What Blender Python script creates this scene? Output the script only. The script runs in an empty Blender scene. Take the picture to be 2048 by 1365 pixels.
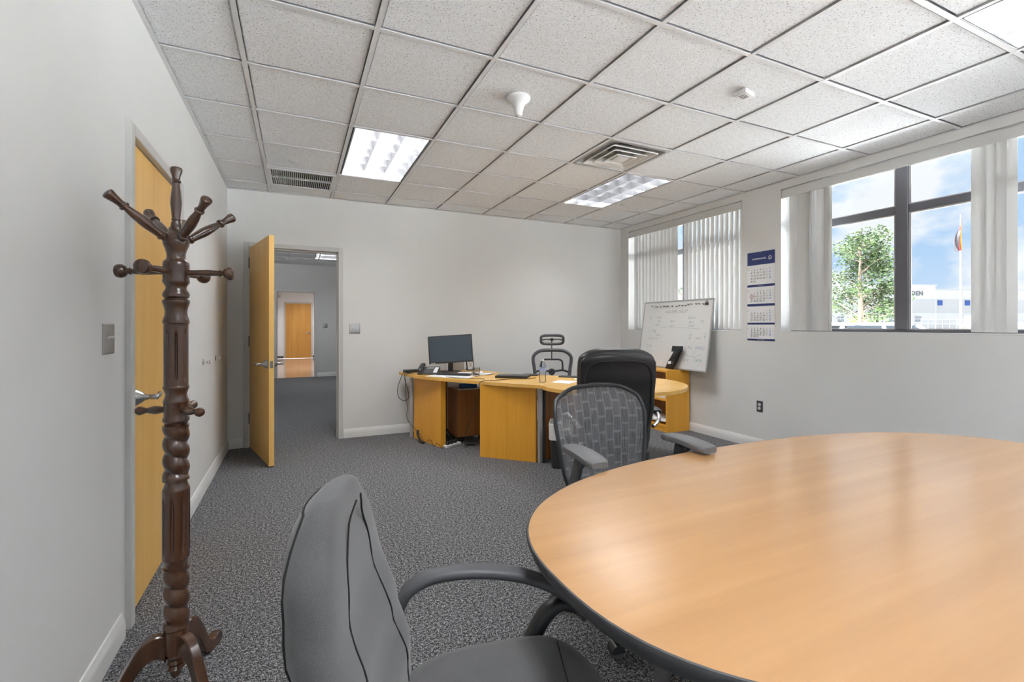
import bpy, bmesh, math, random
from mathutils import Vector, Matrix
random.seed(7)
PI = math.pi
SC = bpy.context.scene
COL = SC.collection

# ------------------------------------------------------------------ camera
YAW = 0.4382
EYE = 1.2874
cd = bpy.data.cameras.new('camera')
cd.sensor_fit = 'HORIZONTAL'
cd.sensor_width = 36.0
cd.lens = 942.14 / 2048 * 36
cd.shift_x = (1024 - 1035.31) / 2048
cd.shift_y = (651.37 - 682.5) / 2048
cd.clip_start = 0.02
cd.clip_end = 500
cam = bpy.data.objects.new('camera', cd)
cam.location = (0, 0, EYE)
cam.rotation_euler = (PI / 2, 0, -YAW)
COL.objects.link(cam)
SC.camera = cam

# ------------------------------------------------------------------ view
SC.view_settings.view_transform = 'Standard'
SC.view_settings.look = 'None'
SC.view_settings.exposure = 1.77
SC.view_settings.gamma = 1.0
SC.view_settings.use_curve_mapping = False

# ------------------------------------------------------------------ world: blue sky with broken white cloud
W = bpy.data.worlds.new('sky')
SC.world = W
W.use_nodes = True
nt = W.node_tree
nt.nodes.clear()
wo = nt.nodes.new('ShaderNodeOutputWorld')
bg = nt.nodes.new('ShaderNodeBackground')
tc = nt.nodes.new('ShaderNodeTexCoord')
mp = nt.nodes.new('ShaderNodeMapping')
mp.inputs['Scale'].default_value = (3.0, 3.0, 4.8)
mp.inputs['Location'].default_value = (0.35, 1.1, 0.2)
nz = nt.nodes.new('ShaderNodeTexNoise')
nz.inputs['Scale'].default_value = 2.3
nz.inputs['Detail'].default_value = 9
nz.inputs['Roughness'].default_value = 0.55
rp = nt.nodes.new('ShaderNodeValToRGB')
rp.color_ramp.elements[0].position = 0.41
rp.color_ramp.elements[0].color = (0, 0, 0, 1)
rp.color_ramp.elements[1].position = 0.55
rp.color_ramp.elements[1].color = (1, 1, 1, 1)
mx = nt.nodes.new('ShaderNodeMix')
mx.data_type = 'RGBA'
mx.inputs[6].default_value = (0.45, 0.66, 0.93, 1)
mx.inputs[7].default_value = (0.93, 0.95, 0.98, 1)
nt.links.new(tc.outputs['Generated'], mp.inputs['Vector'])
nt.links.new(mp.outputs['Vector'], nz.inputs['Vector'])
nt.links.new(nz.outputs['Fac'], rp.inputs['Fac'])
sx = nt.nodes.new('ShaderNodeSeparateXYZ')          # the air is paler towards the horizon
nt.links.new(tc.outputs['Generated'], sx.inputs[0])
mr = nt.nodes.new('ShaderNodeMapRange')
mr.inputs['From Min'].default_value = 0.0
mr.inputs['From Max'].default_value = 0.14
mr.inputs['To Min'].default_value = 0.45
mr.inputs['To Max'].default_value = 0.0
nt.links.new(sx.outputs['Z'], mr.inputs['Value'])
ad = nt.nodes.new('ShaderNodeMath')
ad.operation = 'ADD'
ad.use_clamp = True
nt.links.new(rp.outputs['Color'], ad.inputs[0])
nt.links.new(mr.outputs['Result'], ad.inputs[1])
nt.links.new(ad.outputs[0], mx.inputs[0])
nt.links.new(mx.outputs[2], bg.inputs['Color'])
bg.inputs['Strength'].default_value = 0.31
nt.links.new(bg.outputs['Background'], wo.inputs['Surface'])

# ------------------------------------------------------------------ sun (on the far side of the building: no beam enters the room)
sd = bpy.data.lights.new('sun', 'SUN')
sd.energy = 33.0
sd.angle = 0.02
sd.color = (0.975, 0.985, 1.0)
sun = bpy.data.objects.new('sun', sd)
sun.rotation_euler = Vector((0.08, -0.25, -0.96)).to_track_quat('-Z', 'Y').to_euler()
sun.location = (-20, -10, 30)
COL.objects.link(sun)

LAMP = 16.0           # watts of one ceiling light of the window/desk bank
LAMP2 = 17.0         # watts of one ceiling light of the unseen bank, partly added behind the camera for brightness

# ------------------------------------------------------------------ materials
MATS = {}


def mat(name, col=(0.8, 0.8, 0.8), rough=0.6, metal=0.0, spec=0.5, **kw):
    if name in MATS:
        return MATS[name]
    m = bpy.data.materials.new(name)
    m.use_nodes = True
    b = m.node_tree.nodes['Principled BSDF']
    b.inputs['Base Color'].default_value = (*col, 1)
    b.inputs['Roughness'].default_value = rough
    b.inputs['Metallic'].default_value = metal
    b.inputs['Specular IOR Level'].default_value = spec
    for k, v in kw.items():
        b.inputs[k].default_value = v
    MATS[name] = m
    return m


def nodes(m):
    t = m.node_tree
    return t, t.nodes['Principled BSDF'], t.nodes.new, t.links.new


def ramp(t, stops):
    r = t.nodes.new('ShaderNodeValToRGB')
    e = r.color_ramp.elements
    while len(e) < len(stops):
        e.new(0.5)
    for i, (p, c) in enumerate(stops):
        e[i].position = p
        e[i].color = (*c, 1)
    return r


def coords(t, scale=(1, 1, 1), rot=(0, 0, 0), src='Object'):
    c = t.nodes.new('ShaderNodeTexCoord')
    m = t.nodes.new('ShaderNodeMapping')
    m.inputs['Scale'].default_value = scale
    m.inputs['Rotation'].default_value = rot
    t.links.new(c.outputs[src], m.inputs['Vector'])
    return m.outputs['Vector']


def noise(t, vec, scale, detail=4, rough=0.5):
    n = t.nodes.new('ShaderNodeTexNoise')
    n.inputs['Scale'].default_value = scale
    n.inputs['Detail'].default_value = detail
    n.inputs['Roughness'].default_value = rough
    t.links.new(vec, n.inputs['Vector'])
    return n


def bump(t, b, height, strength, dist=0.01):
    n = t.nodes.new('ShaderNodeBump')
    n.inputs['Strength'].default_value = strength
    n.inputs['Distance'].default_value = dist
    t.links.new(height, n.inputs['Height'])
    t.links.new(n.outputs['Normal'], b.inputs['Normal'])


def paint(name, col, rough=0.75, amp=0.03):
    m = mat(name, col, rough)
    t, b, N, L = nodes(m)
    n = noise(t, coords(t), 1.3, 3)
    r = ramp(t, [(0.3, tuple(c * (1 - amp) for c in col)), (0.7, tuple(min(1, c * (1 + amp)) for c in col))])
    L(n.outputs['Fac'], r.inputs['Fac'])
    L(r.outputs['Color'], b.inputs['Base Color'])
    n2 = noise(t, coords(t), 180, 2)
    bump(t, b, n2.outputs['Fac'], 0.08, 0.002)
    return m


def wood(name, dark, light, axis='z', scale=1.0, rough=0.4, streak=26, coat=0.0, contrast=(0.32, 0.68)):
    m = mat(name, light, rough)
    t, b, N, L = nodes(m)
    k = {'x': (0.05, 1, 1), 'y': (1, 0.05, 1), 'z': (1, 1, 0.05)}[axis]
    v = coords(t, tuple(q * scale for q in k))
    n = noise(t, v, streak, 6, 0.6)
    n2 = noise(t, v, streak * 0.22, 3, 0.5)
    a = t.nodes.new('ShaderNodeMath')
    a.operation = 'ADD'
    mu = t.nodes.new('ShaderNodeMath')
    mu.operation = 'MULTIPLY'
    mu.inputs[1].default_value = 0.5
    L(n.outputs['Fac'], a.inputs[0])
    L(n2.outputs['Fac'], a.inputs[1])
    L(a.outputs[0], mu.inputs[0])
    mid = tuple((p + q) / 2 for p, q in zip(dark, light))
    r = ramp(t, [(contrast[0], dark), (0.5, mid), (contrast[1], light)])
    L(mu.outputs[0], r.inputs['Fac'])
    L(r.outputs['Color'], b.inputs['Base Color'])
    b.inputs['Coat Weight'].default_value = coat
    b.inputs['Coat Roughness'].default_value = 0.15
    bump(t, b, n.outputs['Fac'], 0.03, 0.002)
    return m


def fabric(name, col, scale=900, var=0.25, rough=0.95, sheen=0.25):
    m = mat(name, col, rough, spec=0.2)
    t, b, N, L = nodes(m)
    n = noise(t, coords(t), scale, 2)
    r = ramp(t, [(0.3, tuple(c * (1 - var) for c in col)), (0.7, tuple(c * (1 + var) for c in col))])
    L(n.outputs['Fac'], r.inputs['Fac'])
    L(r.outputs['Color'], b.inputs['Base Color'])
    b.inputs['Sheen Weight'].default_value = sheen
    bump(t, b, n.outputs['Fac'], 0.25, 0.001)
    return m


M_WALL = paint('wall_paint', (0.73, 0.728, 0.715))
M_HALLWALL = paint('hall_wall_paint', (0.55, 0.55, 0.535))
M_WHITE = paint('white_wall_paint', (0.85, 0.86, 0.87))
M_BASE = mat('baseboard_vinyl', (0.74, 0.74, 0.73), 0.5)
M_FRAME = paint('frame_enamel', (0.56, 0.555, 0.54), 0.45)
M_TEE = mat('tee_enamel', (0.76, 0.76, 0.76), 0.5)
M_DARKGAP = mat('dark_gap', (0.03, 0.03, 0.045), 0.6)
M_CHROME = mat('chrome', (0.75, 0.75, 0.77), 0.12, 1.0)
M_STEEL = mat('brushed_steel', (0.42, 0.42, 0.42), 0.34, 1.0)
M_HINGE = mat('dark_steel', (0.22, 0.21, 0.2), 0.4, 0.9)
M_ALU = mat('louver_aluminium', (0.42, 0.42, 0.43), 0.30, 1.0)
M_BLACK = mat('black_plastic', (0.028, 0.03, 0.033), 0.42)
M_BLACK2 = mat('charcoal_plastic', (0.075, 0.078, 0.085), 0.5)
M_GREYPL = mat('grey_plastic', (0.14, 0.14, 0.145), 0.5)
M_WHITEPL = mat('white_plastic', (0.75, 0.75, 0.74), 0.4)
M_PAPER = mat('paper', (0.82, 0.83, 0.84), 0.8)
M_RUBBER = mat('black_rubber', (0.02, 0.02, 0.02), 0.7)
M_DOORWOOD = wood('door_birch', (0.78, 0.43, 0.105), (0.93, 0.57, 0.17), 'z', 1.0, 0.38, 24)
M_DOOREDGE = wood('door_edge_maple', (0.84, 0.50, 0.14), (0.93, 0.60, 0.2), 'z', 1.0, 0.4, 24)
M_DESKWOOD = wood('desk_maple', (0.80, 0.365, 0.035), (0.95, 0.47, 0.06), 'z', 1.0, 0.35, 30)
M_DESKTOP = wood('desktop_maple', (0.76, 0.42, 0.09), (0.90, 0.54, 0.15), 'x', 1.0, 0.22, 20)
M_PEDWOOD = wood('pedestal_walnut', (0.24, 0.092, 0.022), (0.45, 0.195, 0.052), 'z', 1.0, 0.35, 26)
M_RACK = wood('rack_mahogany', (0.034, 0.0125, 0.005), (0.10, 0.038, 0.014), 'z', 1.0, 0.26, 20, coat=0.7)
M_TABLE = wood('table_laminate', (0.405, 0.202, 0.066), (0.505, 0.274, 0.104), 'x', 1.0, 0.40, 16, contrast=(0.36, 0.62))
_b = M_TABLE.node_tree.nodes['Principled BSDF']
_b.inputs['Coat Weight'].default_value = 1.0
_b.inputs['Coat IOR'].default_value = 1.65
_b.inputs['Coat Roughness'].default_value = 0.21
M_TEDGE = mat('table_edge_band', (0.055, 0.056, 0.06), 0.45)
M_FABRIC = fabric('grey_chair_fabric', (0.10, 0.10, 0.102))
M_LEATHER = mat('black_leather', (0.018, 0.018, 0.019), 0.38)
_t, _b, _N, _L = nodes(M_LEATHER)
bump(_t, _b, noise(_t, coords(_t), 160, 5).outputs['Fac'], 0.18, 0.004)
M_SCREEN = mat('monitor_screen', (0.045, 0.065, 0.085), 0.28)
M_BAG = mat('bin_liner', (0.78, 0.78, 0.76), 0.45)
M_NAVY = mat('calendar_navy', (0.018, 0.035, 0.16), 0.5)
M_INK = mat('ink_black', (0.06, 0.06, 0.07), 0.7)
M_INKG = mat('ink_grey', (0.45, 0.45, 0.46), 0.7)
M_INKB = mat('ink_blue', (0.05, 0.22, 0.5), 0.7)
M_INKR = mat('ink_pink', (0.62, 0.42, 0.42), 0.7)
M_RED = mat('date_marker_red', (0.5, 0.03, 0.04), 0.4)
M_MARK = mat('marker_grey', (0.33, 0.34, 0.35), 0.7)
M_MARKG = mat('marker_green', (0.16, 0.42, 0.34), 0.7)
M_MARKB = mat('marker_blue', (0.25, 0.30, 0.42), 0.7)
M_BOARD = mat('whiteboard_enamel', (0.70, 0.70, 0.69), 0.25)
M_WINFRAME = mat('bronze_window_frame', (0.15, 0.15, 0.17), 0.4, 0.3)
M_GOLD = mat('flag_gold', (0.22, 0.11, 0.006), 0.8)
M_FLAGRED = mat('flag_red', (0.12, 0.006, 0.01), 0.8)
M_FLAGBLACK = mat('flag_black', (0.03, 0.025, 0.03), 0.8)
M_SEAM = mat('dark_seam', (0.015, 0.015, 0.015), 0.9)


def mk_carpet():
    m = mat('carpet', (0.1, 0.1, 0.1), 1.0, spec=0.05)
    t, b, N, L = nodes(m)
    v = coords(t)
    n = noise(t, v, 190, 2, 0.6)
    n2 = noise(t, v, 75, 2, 0.6)
    a = N('ShaderNodeMath')
    a.operation = 'MULTIPLY_ADD'
    a.inputs[1].default_value = 0.65
    mu = N('ShaderNodeMath')
    mu.operation = 'MULTIPLY'
    mu.inputs[1].default_value = 0.35
    L(n2.outputs['Fac'], mu.inputs[0])
    L(n.outputs['Fac'], a.inputs[0])
    L(mu.outputs[0], a.inputs[2])
    r = ramp(t, [(0.38, (0.008, 0.008, 0.009)), (0.5, (0.115, 0.116, 0.119)), (0.61, (0.45, 0.45, 0.46))])
    L(a.outputs[0], r.inputs['Fac'])
    L(r.outputs['Color'], b.inputs['Base Color'])
    bump(t, b, n.outputs['Fac'], 0.6, 0.006)
    return m


M_CARPET = mk_carpet()


def mk_tile():
    m = mat('acoustic_tile', (0.74, 0.74, 0.74), 0.95, spec=0.1)
    t, b, N, L = nodes(m)
    g = N('ShaderNodeNewGeometry')
    n = noise(t, g.outputs['Position'], 120, 2, 0.45)
    n2 = noise(t, g.outputs['Position'], 36, 3, 0.6)
    r = ramp(t, [(0.30, (0.3, 0.3, 0.31)), (0.37, (0.86, 0.87, 0.885)), (0.7, (0.93, 0.94, 0.955))])
    L(n.outputs['Fac'], r.inputs['Fac'])
    r2 = ramp(t, [(0.3, (0.9, 0.9, 0.9)), (0.7, (1, 1, 1))])
    L(n2.outputs['Fac'], r2.inputs['Fac'])
    mx = N('ShaderNodeMix')
    mx.data_type = 'RGBA'
    mx.blend_type = 'MULTIPLY'
    mx.inputs[0].default_value = 1
    L(r.outputs['Color'], mx.inputs[6])
    L(r2.outputs['Color'], mx.inputs[7])
    L(mx.outputs[2], b.inputs['Base Color'])
    bump(t, b, n.outputs['Fac'], 0.35, 0.004)
    return m


M_TILE = mk_tile()


def mk_glass(name, tint=(1, 1, 1), refl=0.06):
    m = bpy.data.materials.new(name)
    m.use_nodes = True
    t = m.node_tree
    t.nodes.clear()
    o = t.nodes.new('ShaderNodeOutputMaterial')
    tr = t.nodes.new('ShaderNodeBsdfTransparent')
    tr.inputs[0].default_value = (*tint, 1)
    gl = t.nodes.new('ShaderNodeBsdfGlossy')
    gl.inputs['Roughness'].default_value = 0.02
    mx = t.nodes.new('ShaderNodeMixShader')
    fr = t.nodes.new('ShaderNodeFresnel')
    fr.inputs[0].default_value = 1.25 if refl < 0.1 else 1.2
    t.links.new(fr.outputs[0], mx.inputs[0])
    t.links.new(tr.outputs[0], mx.inputs[1])
    t.links.new(gl.outputs[0], mx.inputs[2])
    t.links.new(mx.outputs[0], o.inputs[0])
    return m


M_GLASS = mk_glass('window_glass', (0.97, 0.985, 0.99))
M_CLEAR = mk_glass('clear_plastic', (0.93, 0.94, 0.95), 0.2)
M_CLEAR2 = mk_glass('tumbler_glass', (0.9, 0.9, 0.9), 0.2)


def mk_vane():
    m = bpy.data.materials.new('vane_vinyl')
    m.use_nodes = True
    t = m.node_tree
    t.nodes.clear()
    o = t.nodes.new('ShaderNodeOutputMaterial')
    d = t.nodes.new('ShaderNodeBsdfDiffuse')
    d.inputs[0].default_value = (0.80, 0.80, 0.79, 1)
    tl = t.nodes.new('ShaderNodeBsdfTranslucent')
    tl.inputs[0].default_value = (0.78, 0.78, 0.77, 1)
    mx = t.nodes.new('ShaderNodeMixShader')
    mx.inputs[0].default_value = 0.22
    t.links.new(d.outputs[0], mx.inputs[1])
    t.links.new(tl.outputs[0], mx.inputs[2])
    t.links.new(mx.outputs[0], o.inputs[0])
    return m


M_VANE = mk_vane()


def mk_mesh(name, col, a_lo, a_hi, brick=True, sx=12.0, sy=7.0):
    """woven chair mesh: strands with open gaps"""
    m = bpy.data.materials.new(name)
    m.use_nodes = True
    t = m.node_tree
    b = t.nodes['Principled BSDF']
    b.inputs['Base Color'].default_value = (*col, 1)
    b.inputs['Roughness'].default_value = 0.6
    if brick:
        uv = t.nodes.new('ShaderNodeUVMap')
        mp = t.nodes.new('ShaderNodeMapping')
        mp.inputs['Scale'].default_value = (sx, sy, 1)
        mp.inputs['Rotation'].default_value = (0, 0, PI / 2)
        t.links.new(uv.outputs[0], mp.inputs[0])
        bk = t.nodes.new('ShaderNodeTexBrick')
        bk.inputs['Color1'].default_value = (a_hi, a_hi, a_hi, 1)
        bk.inputs['Color2'].default_value = (a_hi * 0.93, a_hi * 0.93, a_hi * 0.93, 1)
        bk.inputs['Mortar'].default_value = (a_lo, a_lo, a_lo, 1)
        bk.inputs['Scale'].default_value = 1.0
        bk.inputs['Mortar Size'].default_value = 0.075
        bk.inputs['Mortar Smooth'].default_value = 0.1
        bk.inputs['Brick Width'].default_value = 1.0
        bk.inputs['Row Height'].default_value = 1.0
        t.links.new(mp.outputs[0], bk.inputs['Vector'])
        w = t.nodes.new('ShaderNodeTexNoise')
        mp2 = t.nodes.new('ShaderNodeMapping')
        mp2.inputs['Scale'].default_value = (260, 5, 1)
        t.links.new(uv.outputs[0], mp2.inputs[0])
        t.links.new(mp2.outputs[0], w.inputs['Vector'])
        w.inputs['Scale'].default_value = 1
        w.inputs['Detail'].default_value = 2
        r = ramp(t, [(0.38, (0.78, 0.78, 0.78)), (0.55, (1, 1, 1))])
        t.links.new(w.outputs['Fac'], r.inputs['Fac'])
        mu = t.nodes.new('ShaderNodeMix')
        mu.data_type = 'RGBA'
        mu.blend_type = 'MULTIPLY'
        mu.inputs[0].default_value = 1
        t.links.new(bk.outputs['Color'], mu.inputs[6])
        t.links.new(r.outputs['Color'], mu.inputs[7])
        t.links.new(mu.outputs[2], b.inputs['Alpha'])
        cr = ramp(t, [(0.6, tuple(min(1, c * 2.6) for c in col)), (0.8, col)])
        t.links.new(bk.outputs['Color'], cr.inputs['Fac'])
        t.links.new(cr.outputs['Color'], b.inputs['Base Color'])
    else:
        b.inputs['Alpha'].default_value = a_hi
    return m


M_MESH = mk_mesh('grey_woven_mesh', (0.11, 0.11, 0.115), 0.60, 0.82)
M_MESH2 = mk_mesh('fine_black_mesh', (0.10, 0.10, 0.11), 0.2, 0.22, False)


# ------------------------------------------------------------------ geometry helpers
class MB:
    def __init__(s):
        s.v = []
        s.f = []
        s.fm = []
        s.uv = None
        s.cur = 0

    def add(s, vs, fs, M=None):
        o = len(s.v)
        for p in vs:
            p = Vector(p)
            s.v.append(M @ p if M else p)
        for f in fs:
            s.f.append([i + o for i in f])
            s.fm.append(s.cur)
        return s

    def box(s, x0, x1, y0, y1, z0, z1, M=None):
        vs = [(x0, y0, z0), (x1, y0, z0), (x1, y1, z0), (x0, y1, z0), (x0, y0, z1), (x1, y0, z1), (x1, y1, z1), (x0, y1, z1)]
        fs = [(0, 3, 2, 1), (4, 5, 6, 7), (0, 1, 5, 4), (1, 2, 6, 5), (2, 3, 7, 6), (3, 0, 4, 7)]
        return s.add(vs, fs, M)

    def rbox(s, x0, x1, y0, y1, z0, z1, r=0.005, seg=2, M=None):
        bm = bmesh.new()
        bmesh.ops.create_cube(bm, size=1)
        for v in bm.verts:
            v.co = ((x0 + x1) / 2 + v.co.x * (x1 - x0), (y0 + y1) / 2 + v.co.y * (y1 - y0), (z0 + z1) / 2 + v.co.z * (z1 - z0))
        bmesh.ops.bevel(bm, geom=bm.edges[:], offset=r, segments=seg, profile=0.5, affect='EDGES')
        bm.verts.index_update()
        s.add([v.co[:] for v in bm.verts], [[v.index for v in f.verts] for f in bm.faces], M)
        bm.free()
        return s

    def prism(s, pts, z0, z1, M=None):
        n = len(pts)
        vs = [(x, y, z0) for x, y in pts] + [(x, y, z1) for x, y in pts]
        fs = [list(range(n))[::-1], list(range(n, 2 * n))] + [(i, (i + 1) % n, n + (i + 1) % n, n + i) for i in range(n)]
        return s.add(vs, fs, M)

    def loft(s, rings, cap0=True, cap1=True, closed=True, M=None):
        n = len(rings[0])
        vs = [p for r in rings for p in r]
        fs = []
        for k in range(len(rings) - 1):
            for i in range(n if closed else n - 1):
                j = (i + 1) % n
                fs.append((k * n + i, k * n + j, (k + 1) * n + j, (k + 1) * n + i))
        if cap0:
            fs.append(list(range(n))[::-1])
        if cap1:
            o = (len(rings) - 1) * n
            fs.append([o + i for i in range(n)])
        return s.add(vs, fs, M)

    def lathe(s, prof, n=24, M=None):
        """prof: (r, z) from bottom to top"""
        rings = [[(r * math.cos(2 * PI * i / n), r * math.sin(2 * PI * i / n), z) for i in range(n)] for r, z in prof]
        return s.loft(rings, M=M)

    def tube(s, path, r, n=8, M=None, closed=False):
        P = [Vector(p) for p in path]
        N = len(P)
        rings = []
        T0 = None
        ref = None
        for i in range(N):
            if closed:
                T = (P[(i + 1) % N] - P[i - 1]).normalized()
            else:
                T = (P[min(i + 1, N - 1)] - P[max(i - 1, 0)]).normalized()
            if ref is None:
                a = Vector((0, 0, 1)) if abs(T.z) < 0.9 else Vector((1, 0, 0))
                ref = (a - T * a.dot(T)).normalized()
            else:
                ref = (ref - T * ref.dot(T)).normalized()
            B = T.cross(ref)
            rr = r[i] if isinstance(r, (list, tuple)) else r
            rings.append([P[i] + (ref * math.cos(2 * PI * k / n) + B * math.sin(2 * PI * k / n)) * rr for k in range(n)])
        if closed:
            rings.append(rings[0])
            return s.loft(rings, False, False, M=M)
        return s.loft(rings, M=M)

    def sweep(s, path, sec, up, M=None, closed=False, scale=None):
        """sec: 2-D section (a along side = T x up, b along up')"""
        P = [Vector(p) for p in path]
        N = len(P)
        rings = []
        U = Vector(up)
        for i in range(N):
            if closed:
                T = (P[(i + 1) % N] - P[i - 1]).normalized()
            else:
                T = (P[min(i + 1, N - 1)] - P[max(i - 1, 0)]).normalized()
            S = T.cross(U).normalized()
            V = S.cross(T)
            k = scale[i] if scale else 1
            rings.append([P[i] + (S * a + V * b) * k for a, b in sec])
        if closed:
            rings.append(rings[0])
            return s.loft(rings, False, False, M=M)
        return s.loft(rings, M=M)

    def build(s, name, m, parent=None, smooth=35, **props):
        me = bpy.data.meshes.new(name)
        me.from_pydata([p[:] for p in s.v], [], s.f)
        ms = m if isinstance(m, (list, tuple)) else [m]
        for q in ms:
            me.materials.append(q)
        if len(ms) > 1:
            for p, i in zip(me.polygons, s.fm):
                p.material_index = i
        bm = bmesh.new()
        bm.from_mesh(me)
        bmesh.ops.recalc_face_normals(bm, faces=bm.faces)
        bm.to_mesh(me)
        bm.free()
        if smooth:
            for p in me.polygons:
                p.use_smooth = True
            me.set_sharp_from_angle(angle=math.radians(smooth))
        o = bpy.data.objects.new(name, me)
        COL.objects.link(o)
        if parent:
            o.parent = parent
        for k, v in props.items():
            o[k] = v
        return o


def thing(name, label, cat, loc=(0, 0, 0), rz=0.0, group=None):
    o = bpy.data.objects.new(name, None)
    o.empty_display_size = 0.1
    COL.objects.link(o)
    o.location = loc
    o.rotation_euler = (0, 0, rz)
    o['label'] = label
    o['category'] = cat
    if group:
        o['group'] = group
    return o


def tag(o, label, cat, group=None):
    o['label'] = label
    o['category'] = cat
    if group:
        o['group'] = group
    return o


def struct(o, label=None):
    o['kind'] = 'structure'
    if label:
        o['label'] = label
    return o


def dup(o, parent=None, loc=None):
    c = o.copy()
    COL.objects.link(c)
    if parent is not None:
        c.parent = parent
    if loc is not None:
        c.location = loc
    return c


def copy_tree(o, parent=None):
    c = o.copy()
    COL.objects.link(c)
    c.parent = parent
    for ch in list(o.children):
        copy_tree(ch, c)
    return c


def bez(p, n=8, closed=False):
    """Catmull-Rom through points"""
    P = [Vector(q) for q in p]
    N = len(P)
    out = []
    rng = N if closed else N - 1
    for i in range(rng):
        p1, p2 = P[i], P[(i + 1) % N]
        p0 = P[i - 1] if (closed or i > 0) else p1
        p3 = P[(i + 2) % N] if (closed or i + 2 < N) else p2
        for k in range(n):
            t = k / n
            out.append(0.5 * ((2 * p1) + (p2 - p0) * t + (2 * p0 - 5 * p1 + 4 * p2 - p3) * t * t + (3 * p1 - p0 - 3 * p2 + p3) * t ** 3))
    if not closed:
        out.append(P[-1])
    return out


def lerp_table(tab, x):
    if x <= tab[0][0]:
        return tab[0][1]
    for (a, p), (b, q) in zip(tab, tab[1:]):
        if x <= b:
            t = (x - a) / (b - a)
            t = t * t * (3 - 2 * t)
            return p + (q - p) * t
    return tab[-1][1]


def sgnpow(c, p):
    return math.copysign(abs(c) ** p, c)


def superell(a, b, e, n, cx=0, cy=0):
    return [(cx + a * sgnpow(math.cos(2 * PI * i / n), 2 / e), cy + b * sgnpow(math.sin(2 * PI * i / n), 2 / e)) for i in range(n)]


def align(p0, p1):
    """matrix with z along p0->p1 at p0"""
    d = Vector(p1) - Vector(p0)
    return Matrix.Translation(p0) @ d.to_track_quat('Z', 'Y').to_matrix().to_4x4()


def text_geo(body, size, align_x='LEFT', spacing=1.0, shear=0.0, line=1.0, extrude=0.0, bold=0.0):
    c = bpy.data.curves.new('t', 'FONT')
    c.body = body
    c.size = size
    c.align_x = align_x
    c.space_character = spacing
    c.space_line = line
    c.shear = shear
    c.extrude = extrude
    c.offset = bold
    c.resolution_u = 2
    o = bpy.data.objects.new('t', c)
    COL.objects.link(o)
    dg = bpy.context.evaluated_depsgraph_get()
    me = o.evaluated_get(dg).to_mesh()
    vs = [v.co[:] for v in me.vertices]
    fs = [list(p.vertices) for p in me.polygons]
    o.evaluated_get(dg).to_mesh_clear()
    bpy.data.objects.remove(o)
    bpy.data.curves.remove(c)
    return vs, fs


# ------------------------------------------------------------------ room constants (metres; camera foot at the origin)
XL, XR, YB, YF, HC = -0.6567, 4.3755, 5.716, -3.3, 2.7177
G = 0.6096
GX0, GY0 = -0.2578, 2.3481

WA = (3.598, 5.531)
WB = (1.21, 3.143)
WC = (-1.178, 0.755)  # unseen window, added for more daylight on the ceiling
WD = (-3.1, -1.633)  # another unseen window, added for its daylight
WE = (-0.25, 1.683)          # unseen windows added behind the camera for soft frontal light (along X)
WF = (2.14, 4.07)
WZ0, WZ1 = 1.224, 2.648

# ================================================================== ROOM SHELL
b = MB()
b.box(XL - 0.2, XR + 0.2, YF - 0.2, YB + 0.13, -0.12, 0.0)
struct(b.build('floor', M_CARPET), 'dark grey speckled loop carpet')

# back wall with the doorway
DX0, DX1, DH = -0.457, 0.425, 2.118      # clear opening of the back doorway
b = MB()
b.box(XL - 0.2, DX0 - 0.01, YB, YB + 0.13, 0, 3.0)
b.box(DX1 + 0.01, XR + 0.2, YB, YB + 0.13, 0, 3.0)
b.box(DX0 - 0.01, DX1 + 0.01, YB, YB + 0.13, DH + 0.01, 3.0)
struct(b.build('wall_back', M_WALL, smooth=0))

# left wall with the closed door
LY0, LY1 = 2.548, 3.462
b = MB()
b.box(XL - 0.13, XL, YF - 0.2, LY0 - 0.01, 0, 3.0)
b.box(XL - 0.13, XL, LY1 + 0.01, YB, 0, 3.0)
b.box(XL - 0.13, XL, LY0 - 0.01, LY1 + 0.01, 2.11 + 0.01, 3.0)
b.box(XL - 0.16, XL - 0.13, LY0 - 0.2, LY1 + 0.2, 0, 2.4)
struct(b.build('wall_left', M_WALL, smooth=0))

b = MB()
b.box(XL - 0.2, XR + 0.2, YF - 0.2, YF, 0, WZ0)
b.box(XL - 0.2, XR + 0.2, YF - 0.2, YF, WZ1, 3.0)
for a, c in ((XL - 0.2, WE[0]), (WE[1], WF[0]), (WF[1], XR + 0.2)):
    b.box(a, c, YF - 0.2, YF, WZ0, WZ1)
struct(b.build('wall_front', M_WALL, smooth=0))

# right wall with two windows and two added unseen ones
b = MB()
b.box(XR, XR + 0.2, YF, YB, 0, WZ0)
b.box(XR, XR + 0.2, YF, YB, WZ1, 3.0)
b.box(XR, XR + 0.2, WA[1], YB, WZ0, WZ1)
b.box(XR, XR + 0.2, WB[1], WA[0], WZ0, WZ1)
b.box(XR, XR + 0.2, WC[1], WB[0], WZ0, WZ1)
b.box(XR, XR + 0.2, WD[1], WC[0], WZ0, WZ1)
b.box(XR, XR + 0.2, YF, WD[0], WZ0, WZ1)
struct(b.build('wall_right', M_WALL, smooth=0))

# baseboards
def base_profile(L):
    return None


def baseboard(name, p0, p1, nrm):
    """coved vinyl base along p0-p1 with its back on the wall, nrm = direction into the room"""
    P0, P1, N = Vector((*p0, 0)), Vector((*p1, 0)), Vector((*nrm, 0))
    sec = [(0, 0), (0.017, 0), (0.0165, 0.062), (0.013, 0.078), (0.008, 0.092), (0.006, 0.1), (0, 0.101)]
    rings = [[P + N * a + Vector((0, 0, z)) for a, z in sec] for P in (P0, P1)]
    bb = MB()
    bb.loft(rings)
    return struct(bb.build(name, M_BASE))


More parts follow.
